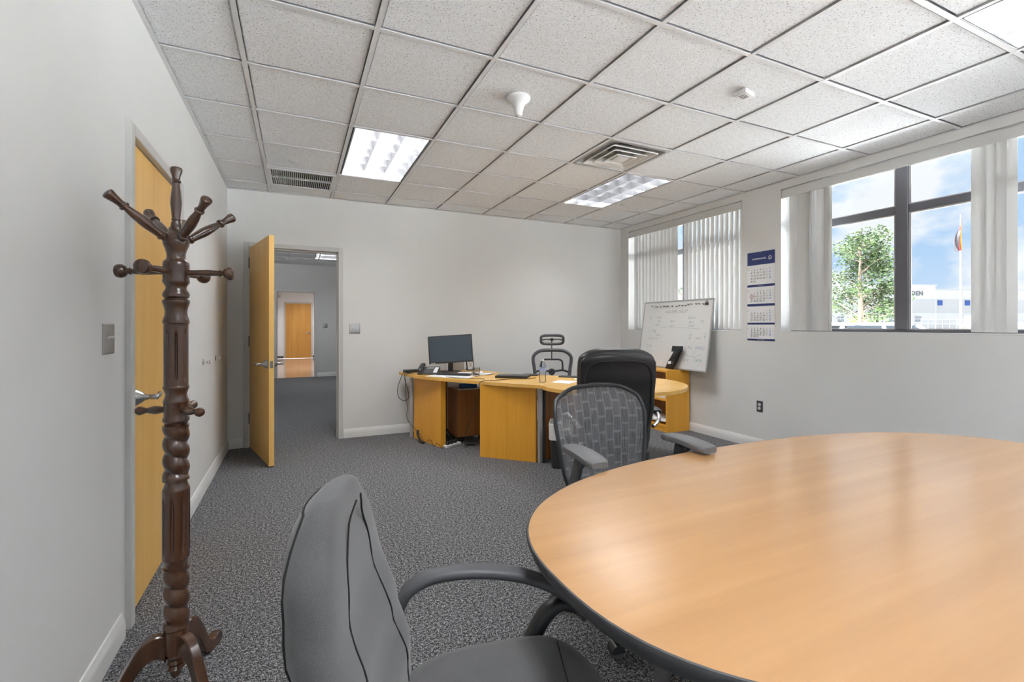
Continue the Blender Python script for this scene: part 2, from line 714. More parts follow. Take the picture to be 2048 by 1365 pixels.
baseboard('baseboard_left', (XL, YF), (XL, LY0 - 0.10), (1, 0))
baseboard('baseboard_left', (XL, LY1 + 0.10), (XL, YB), (1, 0))
baseboard('baseboard_back', (XL, YB), (DX0 - 0.06, YB), (0, -1))
baseboard('baseboard_back', (DX1 + 0.06, YB), (XR, YB), (0, -1))
baseboard('baseboard_right', (XR, YF), (XR, YB), (-1, 0))

# ------------------------------------------------------------------ ceiling
b = MB()
b.box(XL - 0.2, XR + 0.2, YF - 0.2, YB + 0.2, 2.92, 3.0)
CEIL = struct(b.build('ceiling', M_WALL, smooth=0), 'suspended ceiling of white speckled square tiles in a grey grid')
xs = [XL] + [GX0 + G * i for i in range(0, 8)] + [XR]
js = list(range(-9, 6))
ys = [YF] + [GY0 + G * j for j in js] + [YB]
skip = set()


def mark(i0, i1, j0, j1):
    for i in range(i0, i1):
        for j in range(j0, j1):
            skip.add((i, j))


TROFF = [(1, 2), (5, 2), (5, -4), (1, -4), (1, -9), (5, -9)]  # last two are unseen, added behind the camera to brighten the room
for i, j in TROFF:
    mark(i, i + 1, j, j + 2)
mark(4, 5, 1, 2)       # square diffuser
tmesh = {}
for a in range(len(xs) - 1):
    for c in range(len(ys) - 1):
        i, j = a - 1, js[0] + c - 1
        if (i, j) in skip:
            continue
        w, d = xs[a + 1] - xs[a], ys[c + 1] - ys[c]
        cut = (i, j) == (0, 4)           # tile cut out for the return grille
        k = (round(w, 3), round(d, 3), cut)
        if k not in tmesh:
            t = MB()
            e = 0.0148
            if not cut:
                rings = []
                for ins, z in ((e, 0.016), (e, 0.004), (e + 0.005, 0.004), (e + 0.006, 0.0)):
                    rings.append([(sx * (w / 2 - ins), sy * (d / 2 - ins), z) for sx, sy in ((-1, -1), (1, -1), (1, 1), (-1, 1))])
                t.loft(rings)
            else:
                t.box(-w / 2 + e, w / 2 - e, -d / 2 + e, -d / 2 + 0.02, 0, 0.016)
            o = t.build('ceiling_tile', M_TILE, CEIL, smooth=0)
            tmesh[k] = o
        else:
            o = dup(tmesh[k], CEIL)
        o.location = ((xs[a] + xs[a + 1]) / 2, (ys[c] + ys[c + 1]) / 2, HC + 0.008)
for x in xs[1:-1]:
    t = MB()
    t.box(x - 0.012, x + 0.012, YF, YB, HC, HC + 0.003)
    t.box(x - 0.001, x + 0.001, YF, YB, HC + 0.003, HC + 0.04)
    t.build('grid_runner', M_TEE, CEIL, smooth=0)
for j, y in zip(js, ys[1:-1]):
    cuts = sorted((GX0 + G * a + 0.012, GX0 + G * (a + 1) - 0.012) for a, c in TROFF if j == c + 1)
    x = XL
    for a, c in cuts + [(XR, None)]:
        t = MB()
        t.box(x, a, y - 0.012, y + 0.012, HC + 0.0008, HC + 0.0034)
        t.box(x, a, y - 0.001, y + 0.001, HC + 0.0034, HC + 0.03)
        t.build('grid_runner', M_TEE, CEIL, smooth=0)
        x = c
t = MB()
t.box(XL, XL + 0.022, YF, YB, HC - 0.0008, HC + 0.002)
t.box(XL, XL + 0.0012, YF, YB, HC, HC + 0.025)
t.build('wall_angle', M_TEE, CEIL, smooth=0)
t = MB()
t.box(XR - 0.022, XR, YF, YB, HC - 0.0008, HC + 0.002)
t.build('wall_angle', M_TEE, CEIL, smooth=0)
t = MB()
t.box(XL, XR, YB - 0.022, YB, HC - 0.0006, HC + 0.002)
t.build('wall_angle', M_TEE, CEIL, smooth=0)


# ------------------------------------------------------------------ recessed fluorescent troffers
def troffer(label, x0, x1, y0, y1, z, nx, ny, watts, name='ceiling_troffer', group=None):
    cx, cy = (x0 + x1) / 2, (y0 + y1) / 2
    w, d = (x1 - x0) - 0.026, (y1 - y0) - 0.026
    r = thing(name, label, 'ceiling light', (cx, cy, z + 0.004), 0, group)
    t = MB()
    h = 0.112
    t.box(-w / 2, w / 2, -d / 2, -d / 2 + 0.003, 0.0, h)
    t.box(-w / 2, w / 2, d / 2 - 0.003, d / 2, 0.0, h)
    t.box(-w / 2, -w / 2 + 0.003, -d / 2, d / 2, 0.0, h)
    t.box(w / 2 - 0.003, w / 2, -d / 2, d / 2, 0.0, h)
    t.box(-w / 2, w / 2, -d / 2, d / 2, h, h + 0.003)
    t.build('housing', mat('troffer_enamel', (0.8, 0.8, 0.8), 0.5), r, smooth=0)
    t = MB()                                  # dark reveal between housing and louver
    g = 0.014
    for a in ((-w / 2 + 0.004, -w / 2 + g), (w / 2 - g, w / 2 - 0.004)):
        t.box(a[0], a[1], -d / 2 + 0.004, d / 2 - 0.004, 0.008, 0.012)
    for a in ((-d / 2 + 0.004, -d / 2 + 0.009), (d / 2 - 0.009, d / 2 - 0.004)):
        t.box(-w / 2 + 0.004, w / 2 - 0.004, a[0], a[1], 0.008, 0.012)
    t.build('shadow_gap', M_DARKGAP, r, smooth=0)
    lw, ld = w / 2 - 0.018, d / 2 - 0.011
    t = MB()
    for sx in (-1, 1):
        t.box(sx * lw - 0.004, sx * lw + 0.004, -ld, ld, 0.0, 0.085)
        t.box(-lw, lw, sx * ld - 0.003, sx * ld + 0.003, 0.0, 0.085)
    t.build('louver_frame', M_ALU, r, smooth=0)

    def blade(L):
        bb = MB()
        hh = 0.085
        prof = [(-0.0012, 0.002), (0.0012, 0.002), (0.0035, 0.025), (0.0085, 0.055), (0.016, hh), (-0.016, hh), (-0.0085, 0.055), (-0.0035, 0.025)]
        bb.loft([[(-L, a, q) for a, q in prof], [(L, a, q) for a, q in prof]])
        return bb
    first = None
    for k in range(1, ny):
        y = -ld + 2 * ld * k / ny
        if first is None:
            first = blade(lw).build('louver_blade', M_ALU, r)
            o = first
        else:
            o = dup(first, r)
        o.location = (0, y, 0)
    first = None
    for k in range(1, nx):
        x = -lw + 2 * lw * k / nx
        if first is None:
            first = blade(ld).build('louver_blade', M_ALU, r)
            first.rotation_euler = (0, 0, PI / 2)
            o = first
        else:
            o = dup(first, r)
        o.location = (x, 0, 0.0003)
    ld_ = bpy.data.lights.new('fluorescent_lamp', 'AREA')
    ld_.shape = 'RECTANGLE'
    ld_.size = w * 0.9
    ld_.size_y = d * 0.94
    ld_.energy = watts
    ld_.color = (0.97, 0.985, 1.0)
    lo = bpy.data.objects.new('fluorescent_lamp', ld_)
    COL.objects.link(lo)
    lo.parent = r
    lo.location = (0, 0, 0.106)
    return r


tl = ['parabolic louver ceiling light recessed beside the return air grille',
      'parabolic louver ceiling light recessed beside the square air diffuser',
      'parabolic louver ceiling light above the window end of the conference table',
      'parabolic louver ceiling light above the camera end of the room',
      'unseen louver ceiling light added for brightness behind the camera, door side',
      'unseen louver ceiling light added for brightness behind the camera, window side']
for k, ((i, j), lab) in enumerate(zip(TROFF, tl)):
    troffer(lab, GX0 + G * i, GX0 + G * (i + 1), GY0 + G * j, GY0 + G * (j + 2), HC, 3, 6, LAMP if k < 3 else LAMP2)

# ------------------------------------------------------------------ windows
def window(name, y0, y1, front=False):
    r = bpy.data.objects.new(name, None)
    COL.objects.link(r)
    r.location = (XR + 0.15, (y0 + y1) / 2, WZ0)
    if front:
        r.location = ((y0 + y1) / 2, YF - 0.15, WZ0)
        r.rotation_euler = (0, 0, -PI / 2)
    struct(r)
    w, h = y1 - y0, WZ1 - WZ0
    xf, xb = 0.0, 0.05
    # outer frame
    def bar(nm, a0, a1, z0, z1, x0=xf, x1=xb, m=M_WINFRAME):
        t = MB()
        t.rbox(x0, x1, a0, a1, z0, z1, 0.003, 1)
        return t.build(nm, m, r)
    bar('frame_jamb', -w / 2, -w / 2 + 0.045, 0, h)
    bar('frame_jamb', w / 2 - 0.045, w / 2, 0, h)
    bar('frame_sill', -w / 2 + 0.045, w / 2 - 0.045, 0, 0.03)
    bar('frame_head', -w / 2 + 0.045, w / 2 - 0.045, h - 0.045, h)
    bar('mullion', -0.045, 0.045, 0.03, h - 0.045, xf - 0.012, xb)
    zt = 2.248 - WZ0
    for s in (-1, 1):
        a0, a1 = (0.045, w / 2 - 0.045) if s > 0 else (-w / 2 + 0.045, -0.045)
        bar('transom', a0, a1, zt - 0.032, zt + 0.032)
        # slim aluminium glazing stops (the lighter step beside each bar)
        for (z0, z1) in ((0.03, zt - 0.032), (zt + 0.032, h - 0.045)):
            t = MB()
            t.box(0.018, 0.026, a0, a1, z0, z1)
            t.build('pane', M_GLASS, r, smooth=0)
            t = MB()
            for q in ((a0, a0 + 0.016), (a1 - 0.016, a1)):
                t.box(0.008, 0.018, q[0], q[1], z0, z1)
            t.box(0.008, 0.018, a0 + 0.016, a1 - 0.016, z1 - 0.012, z1)
            t.box(0.008, 0.018, a0 + 0.016, a1 - 0.016, z0, z0 + 0.008)
            t.build('glazing_bead', mat('bead_aluminium', (0.55, 0.55, 0.55), 0.4, 0.2), r, smooth=0)
    # sill board
    t = MB()
    t.rbox(-0.152, 0.0, -w / 2, w / 2, -0.002, 0.006, 0.002, 1)
    t.build('sill', M_WHITEPL, r)
    return r


window('window_1', *WA)
window('window_2', *WB)
window('added_window_3', *WC)  # this and the following windows are unseen, added to let in daylight
window('added_window_4', *WD)
window('added_window_5', *WE, True)
window('added_window_6', *WF, True)
# sky portals in the window openings
for y0, y1, fr_ in ((*WA, 0), (*WB, 0), (*WC, 0), (*WD, 0), (*WE, 1), (*WF, 1)):
    l = bpy.data.lights.new('window_portal', 'AREA')
    l.shape = 'RECTANGLE'
    l.size = y1 - y0
    l.size_y = WZ1 - WZ0
    l.cycles.is_portal = True
    o = bpy.data.objects.new('window_portal', l)
    COL.objects.link(o)
    o.location = (XR + 0.203, (y0 + y1) / 2, (WZ0 + WZ1) / 2)
    o.rotation_euler = Vector((-1, 0, 0)).to_track_quat('-Z', 'Z').to_euler()
    if fr_:
        o.location = ((y0 + y1) / 2, YF - 0.203, (WZ0 + WZ1) / 2)
        o.rotation_euler = Vector((0, 1, 0)).to_track_quat('-Z', 'Z').to_euler()


# ------------------------------------------------------------------ vertical blinds
def blind(label, y0, y1, vanes):
    r = thing('vertical_blind', label, 'blind', (XR + 0.05, (y0 + y1) / 2, WZ0), 0)
    w = y1 - y0
    t = MB()
    t.rbox(-0.055, -0.047, -w / 2 + 0.006, w / 2 - 0.006, 2.552 - WZ0, 2.632 - WZ0, 0.002, 1)
    for s in (-1, 1):
        t.box(-0.047, 0.04, s * (w / 2 - 0.009) - 0.003, s * (w / 2 - 0.009) + 0.003, 2.552 - WZ0, 2.632 - WZ0)
    t.build('valance', mat('valance_vinyl', (0.66, 0.655, 0.64), 0.55), r)
    t = MB()
    t.rbox(-0.028, 0.016, -w / 2 + 0.02, w / 2 - 0.02, 2.585 - WZ0, WZ1 - WZ0 - 0.001, 0.003, 1)
    t.build('headrail', M_WHITEPL, r)
    # one vane: shallow curved strip
    t = MB()
    hw, th = 0.0445, 0.0011
    zs = (0.014, 2.578 - WZ0)
    n = 6
    pts = []
    for k in range(n + 1):
        a = -1 + 2 * k / n
        pts.append((a * hw, 0.007 * (1 - a * a)))
    sec = [(x, y + th / 2) for x, y in pts] + [(x, y - th / 2) for x, y in reversed(pts)]
    t.loft([[(x, y, z) for x, y in sec] for z in zs])
    first = t.build('vane', M_VANE, r)
    for k, (y, a) in enumerate(vanes):
        o = first if k == 0 else dup(first, r)
        # vane local x (its width) turned a degrees from the wall plane (along Y)
        o.location = (0, y - (y0 + y1) / 2, 0)
        o.rotation_euler = (0, 0, PI / 2 + math.radians(a))
    return r


va = []
y = 5.50 - 0.075
# far half, mostly closed
for k in range(12):
    va.append((y - 0.0715 * k, -5 + (0, -4, 3, -2, 2)[k % 5] - (4 if k < 5 else 0)))
# near half, turned half open
for k in range(13):
    va.append((4.462 - 0.068 * k, -17 - (0, 1.5, -1)[k % 3]))
blind('white vertical blind drawn across the window behind the whiteboard', WA[0], WA[1], va)
vb = []
for k, (yy, a) in enumerate([(3.035, 22), (3.00, 34), (2.975, 12), (2.935, 16), (2.90, 14), (2.87, 28), (2.845, 70), (2.825, 74), (2.80, 72),
                             (2.765, 36), (2.735, -30), (2.70, -34)]):
    vb.append((yy, a))
for k, (yy, a) in enumerate([(1.655, -6), (1.60, 4), (1.55, -10), (1.495, -8), (1.375, -6), (1.31, -10), (1.26, -6)]):
    vb.append((yy, a))
blind('white vertical blind drawn back to both ends of the window onto the flagpole', WB[0], WB[1], vb)

# ------------------------------------------------------------------ door frames, doors
def lever(parent, M):
    """cylindrical lever set; local +z out of the door, +x along the lever"""
    t = MB()
    t.lathe([(0.0, 0.0), (0.041, 0.0), (0.041, 0.006), (0.036, 0.014), (0.02, 0.036), (0.0155, 0.04), (0.0145, 0.045), (0.0, 0.046)], 28, M)
    t.build('rose', M_STEEL, parent)
    t = MB()
    t.lathe([(0.0, 0.044), (0.0125, 0.044), (0.0125, 0.055), (0.0115, 0.057), (0.0115, 0.060), (0.0125, 0.062), (0.0125, 0.088), (0.009, 0.093), (0.0, 0.093)], 20, M)
    sec = superell(0.0105, 0.006, 3, 16)
    path = [(-0.012, 0, 0.082), (0.02, 0, 0.083), (0.07, 0, 0.082), (0.105, 0, 0.078), (0.12, 0, 0.068)]
    t.sweep(path, [(a, q) for a, q in sec], (0, 0, 1), M)
    t.build('lever', M_STEEL, parent)


def hinge(parent, x, y, z, ang=0):
    t = MB()
    M = Matrix.Translation((x, y, z)) @ Matrix.Rotation(ang, 4, 'Z')
    t.lathe([(0.0, -0.057), (0.006, -0.057), (0.0068, -0.055), (0.0068, 0.055), (0.006, 0.058), (0.0, 0.058)], 12, M)
    t.box(0.0, 0.032, -0.0015, 0.0015, -0.052, 0.052, M)
    return t.build('hinge', M_HINGE, parent)


# left (closed) door: frame on the left wall
def frame(name, w0, w1, h, M, depth=0.13, face=0.05, proud=0.024):
    """pressed steel frame; local x along the wall, y=0 wall face, +y into the room"""
    t = MB()
    for z0, z1, a, c in ((0, h + face, w0 - face, w0), (0, h + face, w1, w1 + face)):
        t.rbox(a, c, -depth - proud, proud, z0, z1, 0.003, 1, M)
    t.rbox(w0, w1, -depth - proud, proud, h, h + face, 0.003, 1, M)
    # stop
    t.box(w0, w0 + 0.014, -depth * 0.62, -depth * 0.62 + 0.045, 0, h, M)
    t.box(w1 - 0.014, w1, -depth * 0.62, -depth * 0.62 + 0.045, 0, h, M)
    t.box(w0, w1, -depth * 0.62, -depth * 0.62 + 0.045, h - 0.014, h, M)
    return struct(t.build(name, M_FRAME))


ML = Matrix.Translation((XL, 0, 0)) @ Matrix(((0, 1, 0, 0), (1, 0, 0, 0), (0, 0, 1, 0), (0, 0, 0, 1)))
frame('trim_1', LY0, LY1, 2.108, ML)
d1 = bpy.data.objects.new('door_1', None)
COL.objects.link(d1)
d1.location = (XL - 0.004, LY0 + 0.003, 0.0)
struct(d1, 'closed birch veneer door in the left wall behind the coat rack')
t = MB()
t.rbox(-0.044, 0.0, 0, LY1 - LY0 - 0.006, 0.012, 2.103, 0.0015, 1)
t.build('leaf', M_DOORWOOD, d1)
lever(d1, Matrix.Translation((0.0, 0.078, 0.965)) @ Matrix(((0, 0, 1, 0), (1, 0, 0, 0), (0, 1, 0, 0), (0, 0, 0, 1))))
for z in (0.3, 1.1, 1.88):
    hinge(d1, 0.013, LY1 - LY0 - 0.001, z)

# back doorway frame and open leaf
MB_ = Matrix.Translation((0, YB, 0)) @ Matrix(((1, 0, 0, 0), (0, -1, 0, 0), (0, 0, 1, 0), (0, 0, 0, 1)))
frame('trim_2', DX0, DX1, DH, MB_)
HX, HY = DX0 + 0.002, YB - 0.030
ang = math.atan2(4.811 - HY, -0.233 - HX)
d2 = bpy.data.objects.new('door_2', None)
COL.objects.link(d2)
d2.location = (HX, HY, 0)
d2.rotation_euler = (0, 0, ang)
struct(d2, 'open birch veneer door swung into the room from the back doorway')
t = MB()
t.cur = 0
t.rbox(0.006, 0.908, 0.002, 0.046, 0.012, 2.106, 0.0015, 1)
t.build('leaf', M_DOORWOOD, d2)
t = MB()
t.box(0.9075, 0.9095, 0.003, 0.045, 0.0125, 2.1055)
t.build('edge_band', M_DOOREDGE, d2, smooth=0)
t = MB()
t.box(0.909, 0.911, 0.012, 0.036, 0.90, 0.965)
t.lathe([(0, 0), (0.008, 0), (0.008, 0.003), (0, 0.003)], 12, Matrix.Translation((0.911, 0.024, 0.932)) @ Matrix.Rotation(PI / 2, 4, 'Y'))
t.build('latch_plate', M_STEEL, d2)
lever(d2, Matrix.Translation((0.838, 0.002, 0.935)) @ Matrix(((-1, 0, 0, 0), (0, 0, -1, 0), (0, -1, 0, 0), (0, 0, 0, 1))))
lever(d2, Matrix.Translation((0.838, 0.046, 0.935)) @ Matrix(((-1, 0, 0, 0), (0, 0, 1, 0), (0, 1, 0, 0), (0, 0, 0, 1))))
for z in (0.31, 1.12, 1.945):
    hinge(d2, 0.0, 0.0, z)

def slab_holes(b, x0, x1, y0, y1, z0, z1, holes):
    gx = sorted({x0, x1, *[h[0] for h in holes], *[h[1] for h in holes]})
    gy = sorted({y0, y1, *[h[2] for h in holes], *[h[3] for h in holes]})
    for a, c in zip(gx, gx[1:]):
        for e, g in zip(gy, gy[1:]):
            mx_, my_ = (a + c) / 2, (e + g) / 2
            if any(h[0] < mx_ < h[1] and h[2] < my_ < h[3] for h in holes):
                continue
            b.box(a, c, e, g, z0, z1)


# ------------------------------------------------------------------ the rooms beyond the doorway
HY1, HZ = 12.88, 2.80
b = MB()
b.box(-3.2, 2.6, YB + 0.13, HY1, -0.12, 0.0)
struct(b.build('floor_hall', M_CARPET))
b = MB()
slab_holes(b, -3.2, 2.6, YB + 0.13, HY1, HZ, HZ + 0.13, [(0.352, 0.938, 10.462, 11.658), (0.352, 0.938, 7.012, 8.208), (-0.25, 0.32, 11.71, 11.99)])
HC2 = struct(b.build('ceiling_hall', M_TILE, smooth=0))
for x in [-2.6 + 0.6096 * k for k in range(9)]:
    t = MB()
    t.box(x - 0.012, x + 0.012, YB + 0.13, HY1, HZ - 0.004, HZ)
    t.build('grid_runner', M_TEE, HC2, smooth=0)
for k in range(12):
    y = 12.18 - 0.6096 * k
    t = MB()
    t.box(-3.2, 2.6, y - 0.012, y + 0.012, HZ - 0.0045, HZ)
    t.build('grid_runner', M_TEE, HC2, smooth=0)
b = MB()
b.box(-3.3, -3.2, YB + 0.13, HY1, 0, 3.0)
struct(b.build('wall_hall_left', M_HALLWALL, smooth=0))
b = MB()
b.box(2.6, 2.7, YB + 0.13, HY1, 0, 3.0)
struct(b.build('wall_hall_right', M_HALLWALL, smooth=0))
EX0, EX1, EH = -0.445, 0.405, 2.115
b = MB()
b.box(-3.2, EX0 - 0.01, HY1, HY1 + 0.13, 0, 3.0)
b.box(EX1 + 0.01, 2.6, HY1, HY1 + 0.13, 0, 3.0)
b.box(EX0 - 0.01, EX1 + 0.01, HY1, HY1 + 0.13, EH + 0.01, 3.0)
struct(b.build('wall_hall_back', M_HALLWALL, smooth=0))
frame('trim_3', EX0, EX1, EH, Matrix.Translation((0, HY1, 0)) @ Matrix(((1, 0, 0, 0), (0, -1, 0, 0), (0, 0, 1, 0), (0, 0, 0, 1))))
baseboard('baseboard_hall', (EX1 + 0.06, HY1), (2.6, HY1), (0, -1))
baseboard('baseboard_hall', (-3.2, HY1), (EX0 - 0.06, HY1), (0, -1))
troffer('bright louver ceiling light seen through the open doorway', 0.34, 0.95, 10.45, 11.67, HZ - 0.005, 3, 6, 14)
troffer('unseen louver ceiling light added to brighten the hall', 0.34, 0.95, 7.0, 8.22, HZ - 0.005, 3, 6, 8)  # unseen lamp, added to light the hall
# return grille of the hall
def grille(label, x0, x1, y0, y1, z, n):
    r = thing('air_grille', label, 'vent', ((x0 + x1) / 2, (y0 + y1) / 2, z))
    w, d = x1 - x0, y1 - y0
    t = MB()
    f = 0.028
    t.box(-w / 2, w / 2, -d / 2, -d / 2 + f, -0.004, 0.006)
    t.box(-w / 2, w / 2, d / 2 - f, d / 2, -0.004, 0.006)
    t.box(-w / 2, -w / 2 + f, -d / 2 + f, d / 2 - f, -0.004, 0.006)
    t.box(w / 2 - f, w / 2, -d / 2 + f, d / 2 - f, -0.004, 0.006)
    t.build('frame', M_TEE, r, smooth=0)
    t = MB()
    t.box(-w / 2 + 0.01, w / 2 - 0.01, -d / 2 + 0.01, d / 2 - 0.01, 0.05, 0.055)
    for a, c, e, g in ((-w / 2 + 0.01, -w / 2 + 0.013, -d / 2 + .01, d / 2 - .01), (w / 2 - 0.013, w / 2 - 0.01, -d / 2 + .01, d / 2 - .01)):
        t.box(a, c, e, g, 0.006, 0.05)
    for a in (-d / 2 + 0.01, d / 2 - 0.013):
        t.box(-w / 2 + .01, w / 2 - .01, a, a + 0.003, 0.006, 0.05)
    t.build('plenum_box', mat('plenum_black', (0.02, 0.02, 0.02), 0.9), r, smooth=0)
    t = MB()
    t.box(-0.0012, 0.0012, -d / 2 + f, d / 2 - f, 0, 0.02, Matrix.Rotation(0.45, 4, 'Y'))
    first = t.build('slat', M_TEE, r, smooth=0)
    for k in range(n):
        o = first if k == 0 else dup(first, r)
        o.location = (-w / 2 + f + (w - 2 * f) * (k + 0.5) / n, 0, 0)
    t = MB()
    t.box(-w / 2 + f, w / 2 - f, -0.003, 0.003, -0.002, 0.018)
    t.build('cross_bar', M_TEE, r, smooth=0)
    return r


grille('white slatted return air grille set in the ceiling near the open door', GX0 + 0.012, GX0 + G - 0.012, GY0 + 4 * G + 0.03, GY0 + 5 * G - 0.012, HC + 0.0, 30)
grille('small slatted air grille in the hall ceiling beyond the doorway', -0.26, 0.33, 11.70, 12.0, HZ - 0.004, 22)

# corridor with polished floor
CY1 = 20.39
b = MB()
b.box(-2.5, 2.5, HY1 + 0.0, CY1, -0.12, -0.004)
mfl = wood('polished_corridor_floor', (0.42, 0.27, 0.18), (0.55, 0.38, 0.27), 'y', 1.0, 0.12, 9)
struct(b.build('floor_corridor', mfl))
b = MB()
slab_holes(b, -2.5, 2.5, HY1 + 0.13, CY1, 2.75, 2.88, [(0.412, 0.998, 15.012, 16.208), (0.012, 0.598, 18.312, 19.488)])
struct(b.build('ceiling_corridor', M_WHITE, smooth=0))
b = MB()
b.box(-0.99, -0.86, HY1 + 0.13, CY1, 0, 3.0)
struct(b.build('wall_corridor_left', M_WHITE, smooth=0))
b = MB()
b.box(2.4, 2.5, HY1 + 0.13, CY1, 0, 3.0)
struct(b.build('wall_corridor_right', M_WHITE, smooth=0))
b = MB()
b.box(-2.5, 2.5, CY1, CY1 + 0.13, 0, 3.0)
struct(b.build('wall_corridor_end', M_WHITE, smooth=0))
frame('trim_4', -0.405, 0.51, 2.15, Matrix.Translation((0, CY1, 0)) @ Matrix(((1, 0, 0, 0), (0, -1, 0, 0), (0, 0, 1, 0), (0, 0, 0, 1))), depth=0.06)
d3 = bpy.data.objects.new('door_3', None)
COL.objects.link(d3)
d3.location = (-0.402, CY1 + 0.0, 0)
struct(d3, 'closed orange veneer door at the end of the polished corridor')
t = MB()
t.rbox(0, 0.909, -0.012, 0.0, 0.01, 2.146, 0.0015, 1)
t.build('leaf', wood('far_door_birch', (0.55, 0.26, 0.05), (0.70, 0.37, 0.10), 'z', 1.0, 0.4, 24), d3)
lever(d3, Matrix.Translation((0.83, -0.012, 1.0)) @ Matrix(((-1, 0, 0, 0), (0, 0, -1, 0), (0, -1, 0, 0), (0, 0, 0, 1))))
t = MB()
t.box(-0.86, -0.47, CY1 - 0.015, CY1, 0, 0.1)
t.box(0.57, 2.4, CY1 - 0.015, CY1, 0, 0.1)
struct(t.build('baseboard_corridor', M_BLACK2, smooth=0))
troffer('unseen louver ceiling light added to brighten the polished corridor', 0.4, 1.01, 15.0, 16.22, 2.74, 3, 6, 30)  # both corridor lamps are unseen, added to light it
troffer('unseen louver ceiling light added for brightness at the corridor end', 0.0, 0.61, 18.3, 19.5, 2.74, 3, 6, 20)
# narrow glazed door lite on the corridor's left wall
r = thing('corridor_window', 'tall narrow dark framed glass lite in the white corridor wall', 'window', (-0.86, 18.2, 0.9))
t = MB()
for a, c, e, g in ((-0.36, 0.36, 0, 0.05), (-0.36, 0.36, 1.45, 1.5), (-0.36, -0.31, 0.05, 1.45), (0.31, 0.36, 0.05, 1.45)):
    t.box(0.0, 0.03, a, c, e, g)
t.build('frame', mat('lite_frame_brown', (0.12, 0.09, 0.06), 0.5), r, smooth=0)
t = MB()
t.box(0.0, 0.012, -0.31, 0.31, 0.05, 1.45)
t.build('pane', mat('lite_glass', (0.62, 0.66, 0.66), 0.08), r, smooth=0)
r = thing('alarm_strobe', 'small white alarm box high on the corridor end wall', 'alarm', (-0.62, CY1, 2.42))
t = MB()
t.rbox(-0.07, 0.07, -0.05, 0.0, -0.06, 0.06, 0.008, 2)
t.build('housing', M_WHITEPL, r)
t = MB()
t.rbox(-0.03, 0.03, -0.08, -0.05, -0.035, 0.035, 0.008, 2)
t.build('lens', mat('strobe_lens', (0.6, 0.6, 0.6), 0.2), r)


# ------------------------------------------------------------------ wall plates
def plate(label, M, w, h, toggles, name='switch_plate', face=M_STEEL, outlets=0, root=None):
    loc = M.translation
    r = thing(name, label, 'outlet' if outlets else 'switch', loc)
    R = M.to_3x3().to_4x4()
    t = MB()
    rings = []
    for ins, z in ((0, 0), (0, 0.002), (0.005, 0.006), (0.007, 0.0065)):
        rings.append([(sx * (w / 2 - ins), sy * (h / 2 - ins), z) for sx, sy in ((-1, -1), (1, -1), (1, 1), (-1, 1))])
    t.loft(rings, M=R)
    t.build('plate', face, r, smooth=20)
    if outlets:
        for k in range(outlets):
            zc = (k - (outlets - 1) / 2) * 0.039
            t = MB()
            t.prism(superell(0.0165, 0.0145, 2.6, 24, 0, zc), 0.006, 0.0095, R)
            o = t.build('receptacle', M_WHITEPL, r)
            t = MB()
            for q in (-0.006, 0.006):
                t.box(q - 0.0011, q + 0.0011, zc - 0.001, zc + 0.007, 0.0094, 0.0098, R)
            t.lathe([(0, 0.0094), (0.0025, 0.0094), (0.0025, 0.0098), (0, 0.0098)], 10, R @ Matrix.Translation((0, zc - 0.007, 0)))
            t.build('slot', M_INK, o, smooth=0)
        t = MB()
        t.lathe([(0, 0.0065), (0.003, 0.0065), (0.002, 0.0078), (0, 0.008)], 10, R)
        t.build('screw', M_STEEL, r)
    n = len(toggles)
    for k, up in enumerate(toggles):
        xc = (k - (n - 1) / 2) * 0.046
        t = MB()
        t.rbox(xc - 0.0052, xc + 0.0052, -0.0045, 0.0045, 0.004, 0.020, 0.0015, 1, R @ Matrix.Rotation(-0.45 * up, 4, 'X'))
        t.build('toggle', M_WHITEPL, r)
        t = MB()
        for q in (-0.03, 0.03):
            t.lathe([(0, 0.0064), (0.0032, 0.0064), (0.0022, 0.0078), (0, 0.008)], 10, R @ Matrix.Translation((xc, q, 0)))
        t.build('screw', M_STEEL, r)
    return r


MLW = Matrix(((0, 0, 1, 0), (1, 0, 0, 0), (0, 1, 0, 0), (0, 0, 0, 1)))          # local x -> +Y, y -> Z, z -> +X
plate('brushed steel double toggle switch plate beside the closed door', Matrix.Translation((XL, 2.302, 1.236)) @ MLW, 0.117, 0.117, (1, 1))
MBW = Matrix(((1, 0, 0, 0), (0, 0, -1, 0), (0, 1, 0, 0), (0, 0, 0, 1)))         # local x -> +X, y -> Z, z -> -Y
plate('satin double switch plate on the wall between open doorway and desk', Matrix.Translation((0.604, YB, 1.252)) @ MBW, 0.117, 0.117, (1, -1), face=mat('switch_satin', (0.62, 0.62, 0.62), 0.3, 0.85))
plate('steel double switch plate seen through the open doorway', Matrix.Translation((0.645, HY1, 1.28)) @ MBW, 0.125, 0.117, (1, 1))
MRW = Matrix(((0, 0, -1, 0), (-1, 0, 0, 0), (0, 1, 0, 0), (0, 0, 0, 1)))        # local x -> -Y, y -> Z, z -> -X
plate('dark duplex power outlet low on the wall under the calendar', Matrix.Translation((XR, 3.381, 0.442)) @ MRW, 0.072, 0.116, (), name='power_outlet', face=M_BLACK2, outlets=2)
